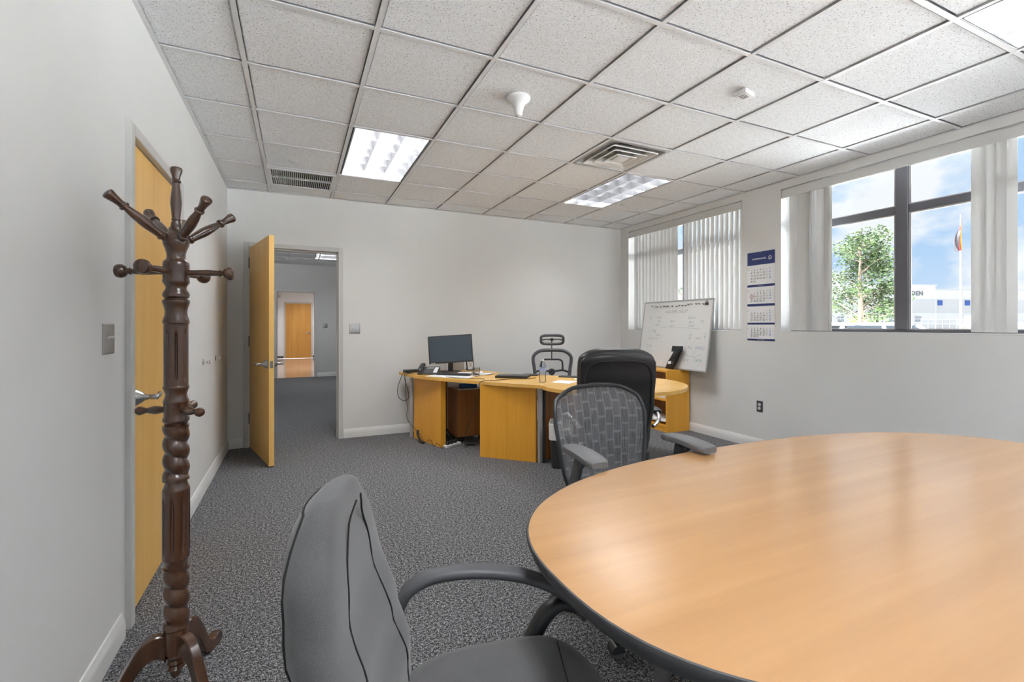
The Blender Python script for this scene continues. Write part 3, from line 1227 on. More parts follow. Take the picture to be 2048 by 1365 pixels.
for y, z, lab in ((4.303, 1.005, 'small chrome bumper on the wall just past the closed door'), (4.913, 0.997, 'small chrome bumper on the wall behind the open door')):
    r = thing('door_bumper', lab, 'door bumper', (XL, y, z), 0, 'chrome bumpers on the door wall')
    Mk = MLW
    t = MB()
    t.lathe([(0, 0), (0.024, 0), (0.024, 0.003), (0.018, 0.007), (0, 0.008)], 20, Mk)
    t.build('rosette', M_CHROME, r)
    t = MB()
    t.lathe([(0.008, 0.006), (0.007, 0.02), (0.008, 0.03), (0.015, 0.036), (0.016, 0.044), (0.011, 0.049), (0, 0.05)], 18, Mk)
    t.build('knob', M_CHROME, r)
tag(MB().lathe([(0, 0), (0.0025, 0), (0.0025, 0.004), (0.0055, 0.006), (0.005, 0.008), (0, 0.008)], 10, MBW).build('wall_nail', M_HINGE),
    'tiny dark nail in the blank back wall', 'nail').location = (3.333, YB, 2.066)

# ------------------------------------------------------------------ ceiling fittings
r = thing('speaker_cone', 'white flared cone fitting hanging from a ceiling tile', 'ceiling fitting', (1.263, 2.683, HC + 0.008))
t = MB()
t.lathe([(0.0, -0.125), (0.011, -0.124), (0.02, -0.118), (0.025, -0.105), (0.029, -0.08), (0.036, -0.055), (0.05, -0.036), (0.068, -0.022), (0.074, -0.014), (0.074, -0.004), (0.07, 0.0), (0, 0)], 32)
t.build('cone', mat('fitting_white', (0.72, 0.72, 0.71), 0.5), r)
r = thing('ceiling_sensor', 'small white box sensor stuck to a ceiling tile', 'sensor', (2.494, 2.036, HC + 0.008), 0.2)
t = MB()
t.rbox(-0.055, 0.055, -0.04, 0.04, -0.03, 0.0, 0.006, 2)
t.build('case', mat('fitting_white'), r)
t = MB()
for k in range(3):
    t.box(-0.03 + k * 0.02, -0.022 + k * 0.02, -0.02, 0.02, -0.0312, -0.03)
t.build('vent_slot', M_GREYPL, r, smooth=0)
for x, y, lab in ((-0.03, 4.56, 'flat round sprinkler cover beside the return air grille'), (3.514, 4.55, 'flat round sprinkler cover beside the window side light')):
    r = thing('sprinkler_cover', lab, 'sprinkler', (x, y, HC + 0.008), 0, 'concealed sprinklers')
    t = MB()
    t.lathe([(0, -0.006), (0.038, -0.006), (0.041, -0.004), (0.041, -0.002), (0, -0.002)], 28)
    t.build('cover', mat('fitting_white'), r)
    t = MB()
    t.lathe([(0, -0.002), (0.034, -0.002), (0.034, 0.0), (0, 0.0)], 24)
    t.build('shadow_ring', M_GREYPL, r)

# square cone diffuser
r = thing('air_diffuser', 'square white supply air diffuser with stepped cones in the ceiling', 'vent', (GX0 + 4.5 * G, GY0 + 1.5 * G, HC))


def sq(h, z):
    k = h * 0.93
    pts = []
    for sx, sy in ((1, 1), (-1, 1), (-1, -1), (1, -1)):
        q = [(h, k), (k, h)] if sx * sy > 0 else [(k, h), (h, k)]
        for a, c in q:
            pts.append((sx * a, sy * c, z))
    return pts


t = MB()
t.loft([sq(0.294, 0.004), sq(0.294, -0.001), sq(0.272, -0.002), sq(0.262, 0.02), sq(0.21, 0.075), sq(0.15, 0.085)], False, True)
t.build('back_pan', mat('diffuser_pan', (0.42, 0.42, 0.42), 0.45, 0.3), r)
for h, d in ((0.232, -0.014), (0.168, -0.020), (0.104, -0.026)):
    t = MB()
    t.loft([sq(h - 0.045, d + 0.040), sq(h - 0.018, d + 0.006), sq(h - 0.006, d), sq(h, d + 0.002), sq(h, d + 0.008), sq(h - 0.014, d + 0.012), sq(h - 0.043, d + 0.044)], False, False)
    t.build('cone_ring', mat('diffuser_white', (0.78, 0.78, 0.77), 0.4), r)
t = MB()
t.loft([sq(0.055, -0.004), sq(0.055, -0.022), sq(0.02, -0.025)], True, True)
t.build('centre_plate', mat('diffuser_white'), r)
t = MB()
t.lathe([(0, 0.0835), (0.11, 0.0835), (0.11, 0.082), (0, 0.082)], 32)
t.build('duct_opening', M_DARKGAP, r)
t = MB()
for sx in (-1, 1):
    for sy in (-1, 1):
        t.tube([(sx * 0.03, sy * 0.03, -0.005), (sx * 0.2, sy * 0.2, 0.07)], 0.003, 6)
t.build('hanger_rods', M_STEEL, r)

# ================================================================== CONFERENCE TABLE
TCX, TCY, TA, TB, TN = 1.79, 0.87, 1.285, 0.67, 2.5
r = thing('conference_table', 'large rounded maple laminate conference table with dark edge band', 'table', (TCX, TCY, 0))
TABLE = r


def tring(ins, z, n=120):
    return [(x, y, z) for x, y in superell(TA - ins, TB - ins, TN, n)]


t = MB()
t.loft([tring(0.03, 0.702), tring(0.03, 0.7385), tring(0.0055, 0.7395), tring(0.0055, 0.7398)], True, True)
t.build('top', M_TABLE, r)
t = MB()
t.loft([tring(0.03, 0.697), tring(0.018, 0.698), tring(0.008, 0.708), tring(0.001, 0.725), tring(0.0, 0.734), tring(0.002, 0.739), tring(0.006, 0.740)], False, False)
t.build('edge_band', M_TEDGE, r)
first = None
for sx in (-1, 1):
    for sy in (-1, 1):
        t = MB()
        t.lathe([(0, 0.0), (0.03, 0.0), (0.032, 0.006), (0.026, 0.014), (0.027, 0.02), (0.027, 0.69), (0.06, 0.691), (0.06, 0.7015), (0, 0.7015)], 28)
        o = t.build('leg', M_CHROME, r)
        o.location = (sx * 0.735, sy * 0.295, 0)


# ================================================================== CHAIR PIECES
def star_base(r, R, zlift, m_leg, m_caster=M_BLACK, phase=0.0, cap=M_GREYPL, cx=0, cy=0):
    t = MB()
    t.lathe([(0, 0.058), (0.044, 0.06), (0.046, 0.095), (0.034, 0.11), (0.028, 0.115), (0, 0.115)], 24)
    o = t.build('base_hub', m_leg, r)
    o.location = (cx, cy, 0)
    t = MB()
    t.lathe([(0.026, 0.11), (0.026, 0.25), (0.016, 0.252), (0.016, zlift), (0, zlift)], 20)
    o = t.build('gas_lift', M_BLACK, r)
    o.location = (cx, cy, 0)
    legm = casm = None
    for k in range(5):
        a = phase + 2 * PI * k / 5
        if legm is None:
            t = MB()
            path = [(0.03, 0, 0.085), (0.12, 0, 0.092), (R * 0.65, 0, 0.085), (R, 0, 0.072), (R + 0.015, 0, 0.068)]
            sec = superell(0.024, 0.016, 3.2, 14)
            t.sweep(path, sec, (0, 0, 1), scale=[1.15, 1.05, 0.9, 0.8, 0.6])
            legm = t.build('base_leg', m_leg, r)
            o = legm
        else:
            o = dup(legm, r)
        o.location = (cx, cy, 0)
        o.rotation_euler = (0, 0, a)
        px, py = cx + R * math.cos(a), cy + R * math.sin(a)
        if casm is None:
            t = MB()
            t.lathe([(0.006, 0.048), (0.006, 0.064), (0.011, 0.065), (0.011, 0.07), (0, 0.07)], 12)
            pr = [(math.cos(q) * 0.026 - 0.008, math.sin(q) * 0.026 + 0.029) for q in [PI * i / 12 for i in range(-1, 14)]]
            t.loft([[(x, -0.024, z) for x, z in pr], [(x, 0.024, z) for x, z in pr]])
            casm = t.build('caster', m_caster, r)
            wh = MB()
            for s in (-1, 1):
                wh.lathe([(0, -0.008), (0.018, -0.008), (0.025, -0.005), (0.025, 0.005), (0.018, 0.008), (0, 0.008)], 20,
                         Matrix.Translation((-0.008, s * 0.0155, 0.025)) @ Matrix.Rotation(PI / 2, 4, 'X'))
            whm = wh.build('wheel', cap, casm)
            o = casm
        else:
            o = dup(casm, r)
            dup(whm, o)
        o.location = (px, py, 0)
        o.rotation_euler = (0, 0, a + 0.9 + 1.3 * k)


def back_pad(z0, z1, hw, xc, th, wrap, e=2.6, n=40, nz=26, top=0.10, bot=0.06):
    """upholstered back; hw(z), xc(z), th(z) tables; ends rounded"""
    rings = []
    for k in range(nz + 1):
        u = k / nz
        z = z0 + (z1 - z0) * (0.5 - 0.5 * math.cos(PI * u))
        d0, d1 = (z - z0) / bot, (z1 - z) / top
        q = 1.0
        if d0 < 1:
            q = min(q, math.sqrt(max(0.0, 1 - (1 - d0) ** 2)))
        if d1 < 1:
            q = min(q, math.sqrt(max(0.0, 1 - (1 - d1) ** 2)))
        q = max(q, 0.06)
        h = lerp_table(hw, z) * (0.45 + 0.55 * q)
        t = lerp_table(th, z) * (0.25 + 0.75 * q)
        x = lerp_table(xc, z)
        wz = lerp_table(wrap, z)
        ring = []
        for i in range(n):
            a = 2 * PI * i / n
            y = h * sgnpow(math.cos(a), 2 / e)
            xo = t / 2 * sgnpow(math.sin(a), 2 / e)
            ring.append((x + xo + wz * (y / max(h, 1e-3)) ** 2, y, z))
        rings.append(ring)
    b = MB()
    b.loft(rings)
    return b


def seat_pad(outline, z0, z1, rnd=0.03, dome=0.01, drop=None):
    """upholstered cushion from an outline list (x,y)"""
    cx = sum(p[0] for p in outline) / len(outline)
    cy = sum(p[1] for p in outline) / len(outline)

    def ring(k, z):
        out = []
        for x, y in outline:
            zz = z + (drop(x, y) if drop else 0)
            out.append((cx + (x - cx) * k, cy + (y - cy) * k, zz))
        return out
    m = 0.22
    ks = [(1 - rnd / m, z0), (1 - rnd / m * 0.25, z0 + rnd * 0.25), (1.0, (z0 + z1) / 2), (1 - rnd / m * 0.12, z1 - rnd * 0.45), (1 - rnd / m * 0.45, z1 - rnd * 0.12),
          (1 - rnd / m, z1), (0.6, z1 + dome * 0.7), (0.3, z1 + dome), (0.02, z1 + dome)]
    b = MB()
    b.loft([ring(k, z) for k, z in ks])
    return b


# ------------------------------------------------------------------ grey fabric chair in the foreground
FC = thing('task_chair', 'charcoal fabric office chair with black loop arms at the near table end', 'chair', (0.345, 0.862, 0), math.radians(-19))
r = FC
HWT = [(0.44, 0.175), (0.56, 0.205), (0.66, 0.224), (0.76, 0.222), (0.86, 0.198), (0.95, 0.16), (1.02, 0.13)]
XCT = [(0.44, -0.205), (0.56, -0.23), (0.66, -0.265), (0.80, -0.305), (0.92, -0.312), (1.02, -0.292)]
THT = [(0.44, 0.08), (0.6, 0.10), (0.8, 0.11), (0.95, 0.105), (1.02, 0.10)]
WRT = [(0.44, 0.02), (0.6, 0.035), (0.75, 0.03), (0.9, 0.02), (1.02, 0.0)]
back_pad(0.44, 0.980, HWT, XCT, THT, WRT, top=0.13, bot=0.07).build('backrest', M_FABRIC, r)


def back_front(z, f):
    h = lerp_table(HWT, z)
    return Vector((lerp_table(XCT, z) + lerp_table(THT, z) / 2 * (max(0, 1 - abs(f) ** 2.6)) ** (1 / 2.6) + lerp_table(WRT, z) * f * f + 0.0006, h * f, z))


for s in (-1, 1):
    t = MB()
    pts = [back_front(z, s * lerp_table([(0.47, 0.62), (0.6, 0.58), (0.72, 0.50), (0.84, 0.44), (0.93, 0.30), (0.965, 0.1)], z)) for z in [0.47 + 0.49 * k / 48 for k in range(49)]]
    t.tube(pts, 0.0019, 6)
    t.build('seam', M_SEAM, r)
# rear shell edge


def pad_pt(z, f, side):
    d0, d1 = (z - 0.44) / 0.07, (0.980 - z) / 0.13
    q = 1.0
    for d in (d0, d1):
        if d < 1:
            q = min(q, math.sqrt(max(0.0, 1 - (1 - d) ** 2)))
    q = max(q, 0.06)
    h = lerp_table(HWT, z) * (0.45 + 0.55 * q)
    th = lerp_table(THT, z) * (0.25 + 0.75 * q)
    return Vector((lerp_table(XCT, z) + side * th / 2 * (1 - abs(f) ** 2.6) ** (1 / 2.6) + lerp_table(WRT, z) * f * f, h * f, z))


t = MB()
pts = [pad_pt(0.47 + 0.48 * k / 16, -0.86, -1) for k in range(17)]
pts += [pad_pt(0.962, -0.8 + 1.6 * k / 10, -1) for k in range(11)]
pts += [pad_pt(0.95 - 0.48 * k / 16, 0.86, -1) for k in range(17)]
t.tube(pts, 0.0028, 6)
t.build('rear_piping', M_SEAM, r)
# seat
so = []
for x, y in superell(0.25, 0.245, 3.4, 64):
    so.append((x + 0.045, y * (1 + 0.10 * (x / 0.25))))


def sdrop(x, y):
    d = -0.045 * max(0, (x - 0.12) / 0.15) ** 2 + 0.012 * max(0, (-x - 0.1) / 0.13)
    return d + 0.012 * (abs(y) / 0.24) ** 3


seat_pad(so, 0.425, 0.505, 0.032, 0.006, sdrop).build('seat', M_FABRIC, r)
t = MB()
t.tube([(0.175, y, 0.5045 + sdrop(0.175, y) + 0.0015 - 0.02 * max(0, (abs(y) - 0.2) / 0.05) ** 2) for y in [-0.235 + 0.47 * k / 24 for k in range(25)]], 0.0016, 6)
t.build('seat_seam', M_SEAM, r)
t = MB()
t.rbox(-0.16, 0.16, -0.16, 0.16, 0.375, 0.432, 0.012, 2)
t.build('seat_plate', M_BLACK, r)
t = MB()
t.sweep([(-0.12, 0, 0.385), (-0.22, 0, 0.385), (-0.265, 0, 0.42), (-0.27, 0, 0.50), (-0.275, 0, 0.58)], superell(0.035, 0.008, 4, 14), (0, 1, 0))
t.build('back_bar', M_BLACK, r)
# loop arms
for s in (-1, 1):
    t = MB()
    a = bez([(-0.215, s * 0.262, 0.585), (-0.19, s * 0.27, 0.628), (-0.13, s * 0.282, 0.652), (-0.03, s * 0.29, 0.655), (0.08, s * 0.292, 0.640), (0.17, s * 0.292, 0.607), (0.235, s * 0.29, 0.56), (0.262, s * 0.29, 0.525)], 5)
    t.sweep(a, superell(0.026, 0.0135, 3.0, 18), (0, 0, 1), scale=[0.8 + 0.2 * min(1, k / 6) for k in range(len(a))])
    t.build('arm', M_BLACK2, r)
    t = MB()
    c = bez([(0.262, s * 0.29, 0.522), (0.235, s * 0.289, 0.545), (0.195, s * 0.287, 0.558), (0.155, s * 0.283, 0.535), (0.12, s * 0.276, 0.48), (0.085, s * 0.262, 0.425), (0.06, s * 0.235, 0.395), (0.03, s * 0.15, 0.388)], 5)
    t.sweep(c, superell(0.0165, 0.021, 3.0, 16), (0, s, 0), scale=[min(1.15, 0.45 + k * 0.05) for k in range(len(c))])
    t.build('arm_bracket', M_BLACK, r)
star_base(r, 0.29, 0.37, M_BLACK, phase=0.2)

# ------------------------------------------------------------------ grey mesh chair across the table
MC = thing('mesh_chair', 'grey woven mesh back office chair pushed up to the conference table', 'chair', (1.312, 1.672, 0), -PI / 2 - 0.03)
r = MC
# local: x forward (towards the table), y left
def mback(u, v):
    """u -1..1 across (left..right), v 0..1 up"""
    z = 0.50 + 0.475 * v
    hw = lerp_table([(0, 0.205), (0.3, 0.225), (0.7, 0.252), (0.9, 0.250), (1.0, 0.22)], v)
    x = lerp_table([(0, -0.175), (0.35, -0.205), (0.7, -0.225), (1, -0.262)], v) + 0.035 * u * u
    zz = z + 0.022 * (1 - u * u) * v ** 3 - 0.03 * (1 - v) ** 2 * (1 - u * u)
    return Vector((x, -u * hw, zz))


def edge_path(n=72):
    pts = []
    for k in range(n):
        a = 2 * PI * k / n
        u = sgnpow(math.cos(a), 0.36)
        v = 0.5 + 0.5 * sgnpow(math.sin(a), 0.36)
        pts.append(mback(u, v))
    return pts


ep = edge_path()
t = MB()
t.tube(ep, 0.0095, 8, closed=True)
t.build('back_frame', M_BLACK, r)
bm = bmesh.new()
nu, nv = 24, 28
# fabric panel bounded by the frame: polar fill
uvl = bm.loops.layers.uv.new('UVMap')
rows = []
for j in range(9):
    k = j / 8
    row = []
    for i in range(72):
        a = 2 * PI * i / 72
        u = k * sgnpow(math.cos(a), 0.36)
        v = 0.5 + 0.5 * k * sgnpow(math.sin(a), 0.36)
        vv = bm.verts.new(mback(u, v))
        row.append((vv, (u, v)))
    rows.append(row)
for j in range(1, 9):
    for i in range(72):
        q = [rows[j - 1][i], rows[j - 1][(i + 1) % 72], rows[j][(i + 1) % 72], rows[j][i]]
        f = bm.faces.new([p[0] for p in q])
        f.smooth = True
        for lp, p in zip(f.loops, q):
            lp[uvl].uv = (p[1][0] * 0.5 + 0.5, p[1][1])
bmesh.ops.remove_doubles(bm, verts=bm.verts, dist=1e-5)
me = bpy.data.meshes.new('mesh_panel')
bm.to_mesh(me)
bm.free()
me.materials.append(M_MESH)
o = bpy.data.objects.new('mesh_panel', me)
COL.objects.link(o)
o.parent = r
# lumbar support and spine behind the mesh
t = MB()
sp = bez([(-0.10, 0, 0.40), (-0.22, 0, 0.42), (-0.262, 0, 0.50), (-0.272, 0, 0.62), (-0.272, 0, 0.72)], 6)
t.sweep(sp, superell(0.035, 0.012, 3.5, 14), (0, 1, 0))
t.build('spine', M_BLACK, r)
t = MB()
for s in (-1, 1):
    t.sweep(bez([(-0.272, 0, 0.70), (-0.268, s * 0.08, 0.735), (-0.245, s * 0.16, 0.75), (-0.200, s * 0.232, 0.74)], 6), superell(0.016, 0.009, 3, 12), (1, 0, 0))
t.build('yoke', M_BLACK, r)
t = MB()
rings = []
for k in range(13):
    a = -1 + 2 * k / 12
    y = a * 0.165
    h = 0.055 * math.sqrt(max(0.02, 1 - a ** 4))
    x = -0.238 + 0.025 * a * a
    rings.append([(x - 0.006, y, 0.60 - h), (x + 0.004, y, 0.60 - h * 0.9), (x + 0.012, y, 0.60), (x + 0.004, y, 0.60 + h * 0.9), (x - 0.006, y, 0.60 + h)])
t.loft(rings)
t.build('lumbar_pad', M_GREYPL, r)
so = [(x + 0.03, y * (1 + 0.05 * x / 0.25)) for x, y in superell(0.245, 0.25, 3.2, 56)]
seat_pad(so, 0.40, 0.47, 0.03, 0.008, lambda x, y: -0.03 * max(0, (x - 0.15) / 0.12) ** 2).build('seat', mat('seat_black_fabric', (0.03, 0.03, 0.032), 0.95), r)
t = MB()
t.rbox(-0.13, 0.15, -0.10, 0.10, 0.345, 0.405, 0.012, 2)
t.build('tilt_mechanism', M_BLACK, r)
for s in (-1, 1):
    t = MB()
    # padded arm, flared at the front
    rings = []
    for k in range(15):
        q = k / 14
        x = -0.055 + 0.265 * q
        w = lerp_table([(0, 0.034), (0.3, 0.044), (0.8, 0.047), (1, 0.043)], q) * (1 if 0 < k < 14 else 0.82)
        th = 0.017 * (1 if 0 < k < 14 else 0.7)
        z = 0.766 + 0.008 * math.sin(PI * q) - 0.006 * q
        yo = s * (0.262 + 0.012 * q)
        rings.append([(x, yo + a, z + c) for a, c in superell(w, th, 4.0, 20)])
    t.loft(rings)
    t.build('arm_pad', M_GREYPL, r)
    t = MB()
    t.sweep(bez([(0.045, s * 0.262, 0.745), (0.025, s * 0.268, 0.68), (-0.005, s * 0.275, 0.56), (0.0, s * 0.27, 0.46), (0.0, s * 0.22, 0.40), (0.0, s * 0.08, 0.385)], 6), superell(0.012, 0.03, 3.5, 14), (1, 0, 0))
    t.build('arm_post', M_BLACK2, r)
    t = MB()
    t.sweep(bez([(0.09, s * 0.265, 0.742), (0.05, s * 0.268, 0.705), (0.02, s * 0.27, 0.64)], 6), superell(0.009, 0.012, 3, 12), (1, 0, 0))
    t.build('arm_brace', M_BLACK2, r)
star_base(r, 0.325, 0.35, M_BLACK, phase=math.radians(245.7), cx=-0.06, cy=0.045)

# ------------------------------------------------------------------ black leather chair
LC = thing('leather_chair', 'high back black leather executive chair facing the round desk end', 'chair', (1.885, 2.585, 0), math.atan2(0.905, 0.425))
r = LC
HW2 = [(0.50, 0.195), (0.62, 0.215), (0.80, 0.236), (1.0, 0.240), (1.08, 0.236), (1.15, 0.225)]
XC2 = [(0.50, -0.21), (0.65, -0.205), (0.85, -0.225), (1.0, -0.25), (1.15, -0.275)]
back_pad(0.50, 1.145, HW2, XC2, [(0.5, 0.10), (0.8, 0.13), (1.0, 0.13), (1.145, 0.12)], [(0.5, 0.05), (1.15, 0.045)], e=3.2, top=0.075, bot=0.05).build('back_cushion', M_LEATHER, r)
XC3 = [(a, x - 0.052) for a, x in XC2]
back_pad(0.485, 1.118, [(a, h * 0.97) for a, h in HW2], XC3, [(0.5, 0.05), (0.8, 0.055), (1.118, 0.05)], [(0.5, 0.03), (1.15, 0.03)], e=3.6, top=0.06, bot=0.05).build('back_shell', M_LEATHER, r)
t = MB()
pp = []
for k in range(64):
    a = 2 * PI * k / 64
    u, v = sgnpow(math.cos(a), 0.42), 0.5 + 0.5 * sgnpow(math.sin(a), 0.42)
    z = 0.545 + 0.53 * v
    h = lerp_table(HW2, z) * 0.86
    e = 3.6
    xs_ = 0.0275 * (1 - (0.86 * abs(u)) ** e) ** (1 / e)
    pp.append((lerp_table(XC3, z) - xs_ + 0.03 * (0.86 * u) ** 2 - 0.001, u * h, z))
t.tube(pp, 0.0042, 6, closed=True)
t.build('back_piping', M_LEATHER, r)
so = [(x + 0.03, y) for x, y in superell(0.26, 0.255, 3.4, 56)]
seat_pad(so, 0.40, 0.505, 0.045, 0.012).build('seat', M_LEATHER, r)
t = MB()
t.rbox(-0.15, 0.15, -0.12, 0.12, 0.35, 0.41, 0.012, 2)
t.build('tilt_mechanism', M_BLACK, r)
for s in (-1, 1):
    t = MB()
    a = bez([(-0.235, s * 0.225, 0.665), (-0.19, s * 0.275, 0.70), (-0.08, s * 0.295, 0.715), (0.08, s * 0.30, 0.705), (0.17, s * 0.295, 0.66), (0.17, s * 0.285, 0.55), (0.10, s * 0.27, 0.44), (0.04, s * 0.2, 0.395)], 7)
    t.sweep(a, superell(0.018, 0.011, 3, 14), (0, 0, 1) if False else (0.3, s, 0.2))
    t.build('arm', M_STEEL, r)
    t = MB()
    a = bez([(-0.10, s * 0.296, 0.730), (0.0, s * 0.300, 0.732), (0.10, s * 0.302, 0.722)], 6)
    t.sweep(a, superell(0.03, 0.014, 3, 14), (0, 0, 1), scale=[0.6] + [1] * (len(a) - 2) + [0.6])
    t.build('arm_pad', M_LEATHER, r)
star_base(r, 0.29, 0.36, M_BLACK, phase=0.5)

# ------------------------------------------------------------------ ergonomic chair behind the desk
EC = thing('ergonomic_chair', 'black mesh ergonomic chair with framed headrest behind the desk', 'chair', (2.735, 4.845, 0), math.atan2(-0.905, -0.425))
r = EC


def eback(u, v):
    z = 0.565 + 0.415 * v
    hw = lerp_table([(0, 0.185), (0.4, 0.215), (0.8, 0.236), (1, 0.215)], v)
    x = -0.20 - 0.03 * v + 0.03 * u * u
    return Vector((x, -u * hw, z + 0.006 * (1 - u * u) * v))


pts = []
for k in range(64):
    a = 2 * PI * k / 64
    pts.append(eback(sgnpow(math.cos(a), 0.42), 0.5 + 0.5 * sgnpow(math.sin(a), 0.42)))
t = MB()
t.tube(pts, 0.021, 10, closed=True)
t.build('back_frame', M_BLACK2, r)


def fill(pts, name, m, parent):
    c = sum((Vector(p) for p in pts), Vector()) / len(pts)
    rows = [[c + (Vector(p) - c) * k for p in pts] for k in (0.02, 0.35, 0.7, 1.0)]
    b = MB()
    b.loft(rows, True, False)
    return b.build(name, m, parent)


fill(pts, 'back_mesh', M_MESH2, r)
# head rest
hp = []
for k in range(56):
    a = 2 * PI * k / 56
    u, v = sgnpow(math.cos(a), 0.42), sgnpow(math.sin(a), 0.42)
    hp.append((-0.235 + 0.03 * u * u + 0.01 * v, -u * 0.137, 1.112 + 0.055 * v + 0.006 * u * u * (1 if v < 0 else -0.3)))
t = MB()
t.tube(hp, 0.0165, 10, closed=True)
t.build('headrest_frame', M_BLACK2, r)
fill(hp, 'headrest_mesh', M_MESH2, r)
t = MB()
t.tube(bez([(-0.212, -0.125, 1.108), (-0.235, -0.07, 1.118), (-0.25, 0, 1.112), (-0.235, 0.07, 1.118), (-0.212, 0.125, 1.108)], 6), 0.0065, 8)
t.rbox(-0.265, -0.24, -0.02, 0.02, 1.10, 1.13, 0.004, 2)
t.build('headrest_bracket', M_BLACK, r)
t = MB()
t.sweep([(-0.262, 0.0, 1.12), (-0.268, 0.0, 1.0), (-0.262, 0.0, 0.86)], superell(0.013, 0.007, 3, 12), (0, 1, 0))
t.build('headrest_stem', M_BLACK, r)
t = MB()
for s in (-1, 1):
    t.tube(bez([(-0.262, 0, 0.868), (-0.258, s * 0.09, 0.866), (-0.25, s * 0.125, 0.845), (-0.248, s * 0.132, 0.79), (-0.245, s * 0.132, 0.73)], 6), 0.011, 8)
    t.tube(bez([(-0.245, s * 0.205, 0.715), (-0.252, s * 0.13, 0.735), (-0.262, s * 0.06, 0.725), (-0.265, 0, 0.72)], 6), 0.012, 8)
t.build('back_yoke', M_BLACK, r)
t = MB()
t.lathe([(0, -0.02), (0.03, -0.02), (0.042, -0.008), (0.042, 0.008), (0.03, 0.02), (0, 0.02)], 24, Matrix.Translation((-0.262, 0, 0.715)) @ Matrix.Rotation(PI / 2, 4, 'Y'))
t.build('lumbar_knob', M_BLACK, r)
t = MB()
t.sweep(bez([(-0.262, 0, 0.715), (-0.265, 0, 0.55), (-0.20, 0, 0.43), (-0.08, 0, 0.41)], 6), superell(0.03, 0.012, 3, 12), (0, 1, 0))
t.build('spine', M_BLACK, r)
so = [(x + 0.03, y) for x, y in superell(0.24, 0.25, 3.2, 48)]
seat_pad(so, 0.44, 0.50, 0.028, 0.006).build('seat', M_BLACK2, r)
t = MB()
t.rbox(-0.13, 0.13, -0.1, 0.1, 0.38, 0.445, 0.012, 2)
t.build('tilt_mechanism', M_BLACK, r)
star_base(r, 0.30, 0.39, M_BLACK, phase=0.1)

# ================================================================== DESK
r = thing('executive_desk', 'bow front maple executive desk with round conference end and steel posts', 'desk', (1.9, 4.4, 0))
DESK = r
DO = Vector((1.9, 4.4, 0))
front = [(1.088, 5.62), (1.105, 5.45), (1.164, 5.189), (1.327, 4.821), (1.46, 4.60), (1.629, 4.339), (1.84, 4.03), (2.045, 3.775)]
fr = [(p.x, p.y) for p in bez([(a, c, 0) for a, c in front], 5)]
circ = [(2.70 + 0.70 * math.cos(a), 3.69 + 0.70 * math.sin(a)) for a in [math.radians(176 + (60 + 360 - 176) * k / 60) for k in range(61)]]
rear = [(2.713, 4.333), (2.343, 4.677), (2.14, 5.00), (2.03, 5.62)]
outl = [(x - DO.x, y - DO.y) for x, y in fr + circ + rear]
t = MB()
t.prism(outl, 0.7085, 0.7395)
t.build('desktop', M_DESKTOP, r, smooth=25)
# thin lipping around the edge
t = MB()


def panel(name, p0, p1, th, z0, z1, m=M_DESKWOOD, bow=0.0, n=8):
    P0, P1 = Vector((*p0, 0)) - DO, Vector((*p1, 0)) - DO
    d = (P1 - P0).normalized()
    nn = Vector((d.y, -d.x, 0))
    A, B = [], []
    for k in range(n + 1):
        q = k / n
        c = P0.lerp(P1, q) + nn * bow * 4 * q * (1 - q)
        A.append((c.x, c.y))
        B.append((c.x - nn.x * th, c.y - nn.y * th))
    bb = MB()
    bb.prism(A + B[::-1], z0, z1)
    return bb.build(name, m, r, smooth=25)


panel('front_panel', (1.215, 5.394), (1.372, 4.834), 0.06, 0.0, 0.708, bow=0.0)
panel('front_panel', (1.625, 4.339), (2.030, 3.932), 0.045, 0.0, 0.708, bow=0.0)
panel('back_panel', (1.26, 5.585), (1.66, 5.585), -0.025, 0.0, 0.708, M_PEDWOOD)
panel('inner_panel', (2.13, 4.02), (2.72, 4.02), -0.03, 0.0, 0.708, M_PEDWOOD)
panel('inner_panel', (2.69, 4.07), (2.69, 4.33), -0.03, 0.0, 0.708, M_PEDWOOD)
for (x, y) in ((1.195, 5.43), (2.062, 3.905)):
    t = MB()
    t.rbox(x - DO.x - 0.018, x - DO.x + 0.018, y - DO.y - 0.018, y - DO.y + 0.018, 0, 0.708, 0.004, 2)
    t.build('post', mat('satin_aluminium', (0.55, 0.55, 0.56), 0.35, 0.35), r)
t = MB()
t.rbox(2.095 - DO.x - 0.01, 2.095 - DO.x + 0.01, 3.895 - DO.y - 0.02, 3.895 - DO.y + 0.02, 0, 0.708, 0.003, 1)
t.build('post_channel', M_BLACK, r)
t = MB()
t.lathe([(0, 0), (0.24, 0), (0.24, 0.012), (0.04, 0.03), (0.035, 0.04), (0.035, 0.69), (0.12, 0.70), (0.12, 0.7085), (0, 0.7085)], 32)
o = t.build('column_leg', M_STEEL, r)
o.location = (2.78 - DO.x, 3.62 - DO.y, 0)

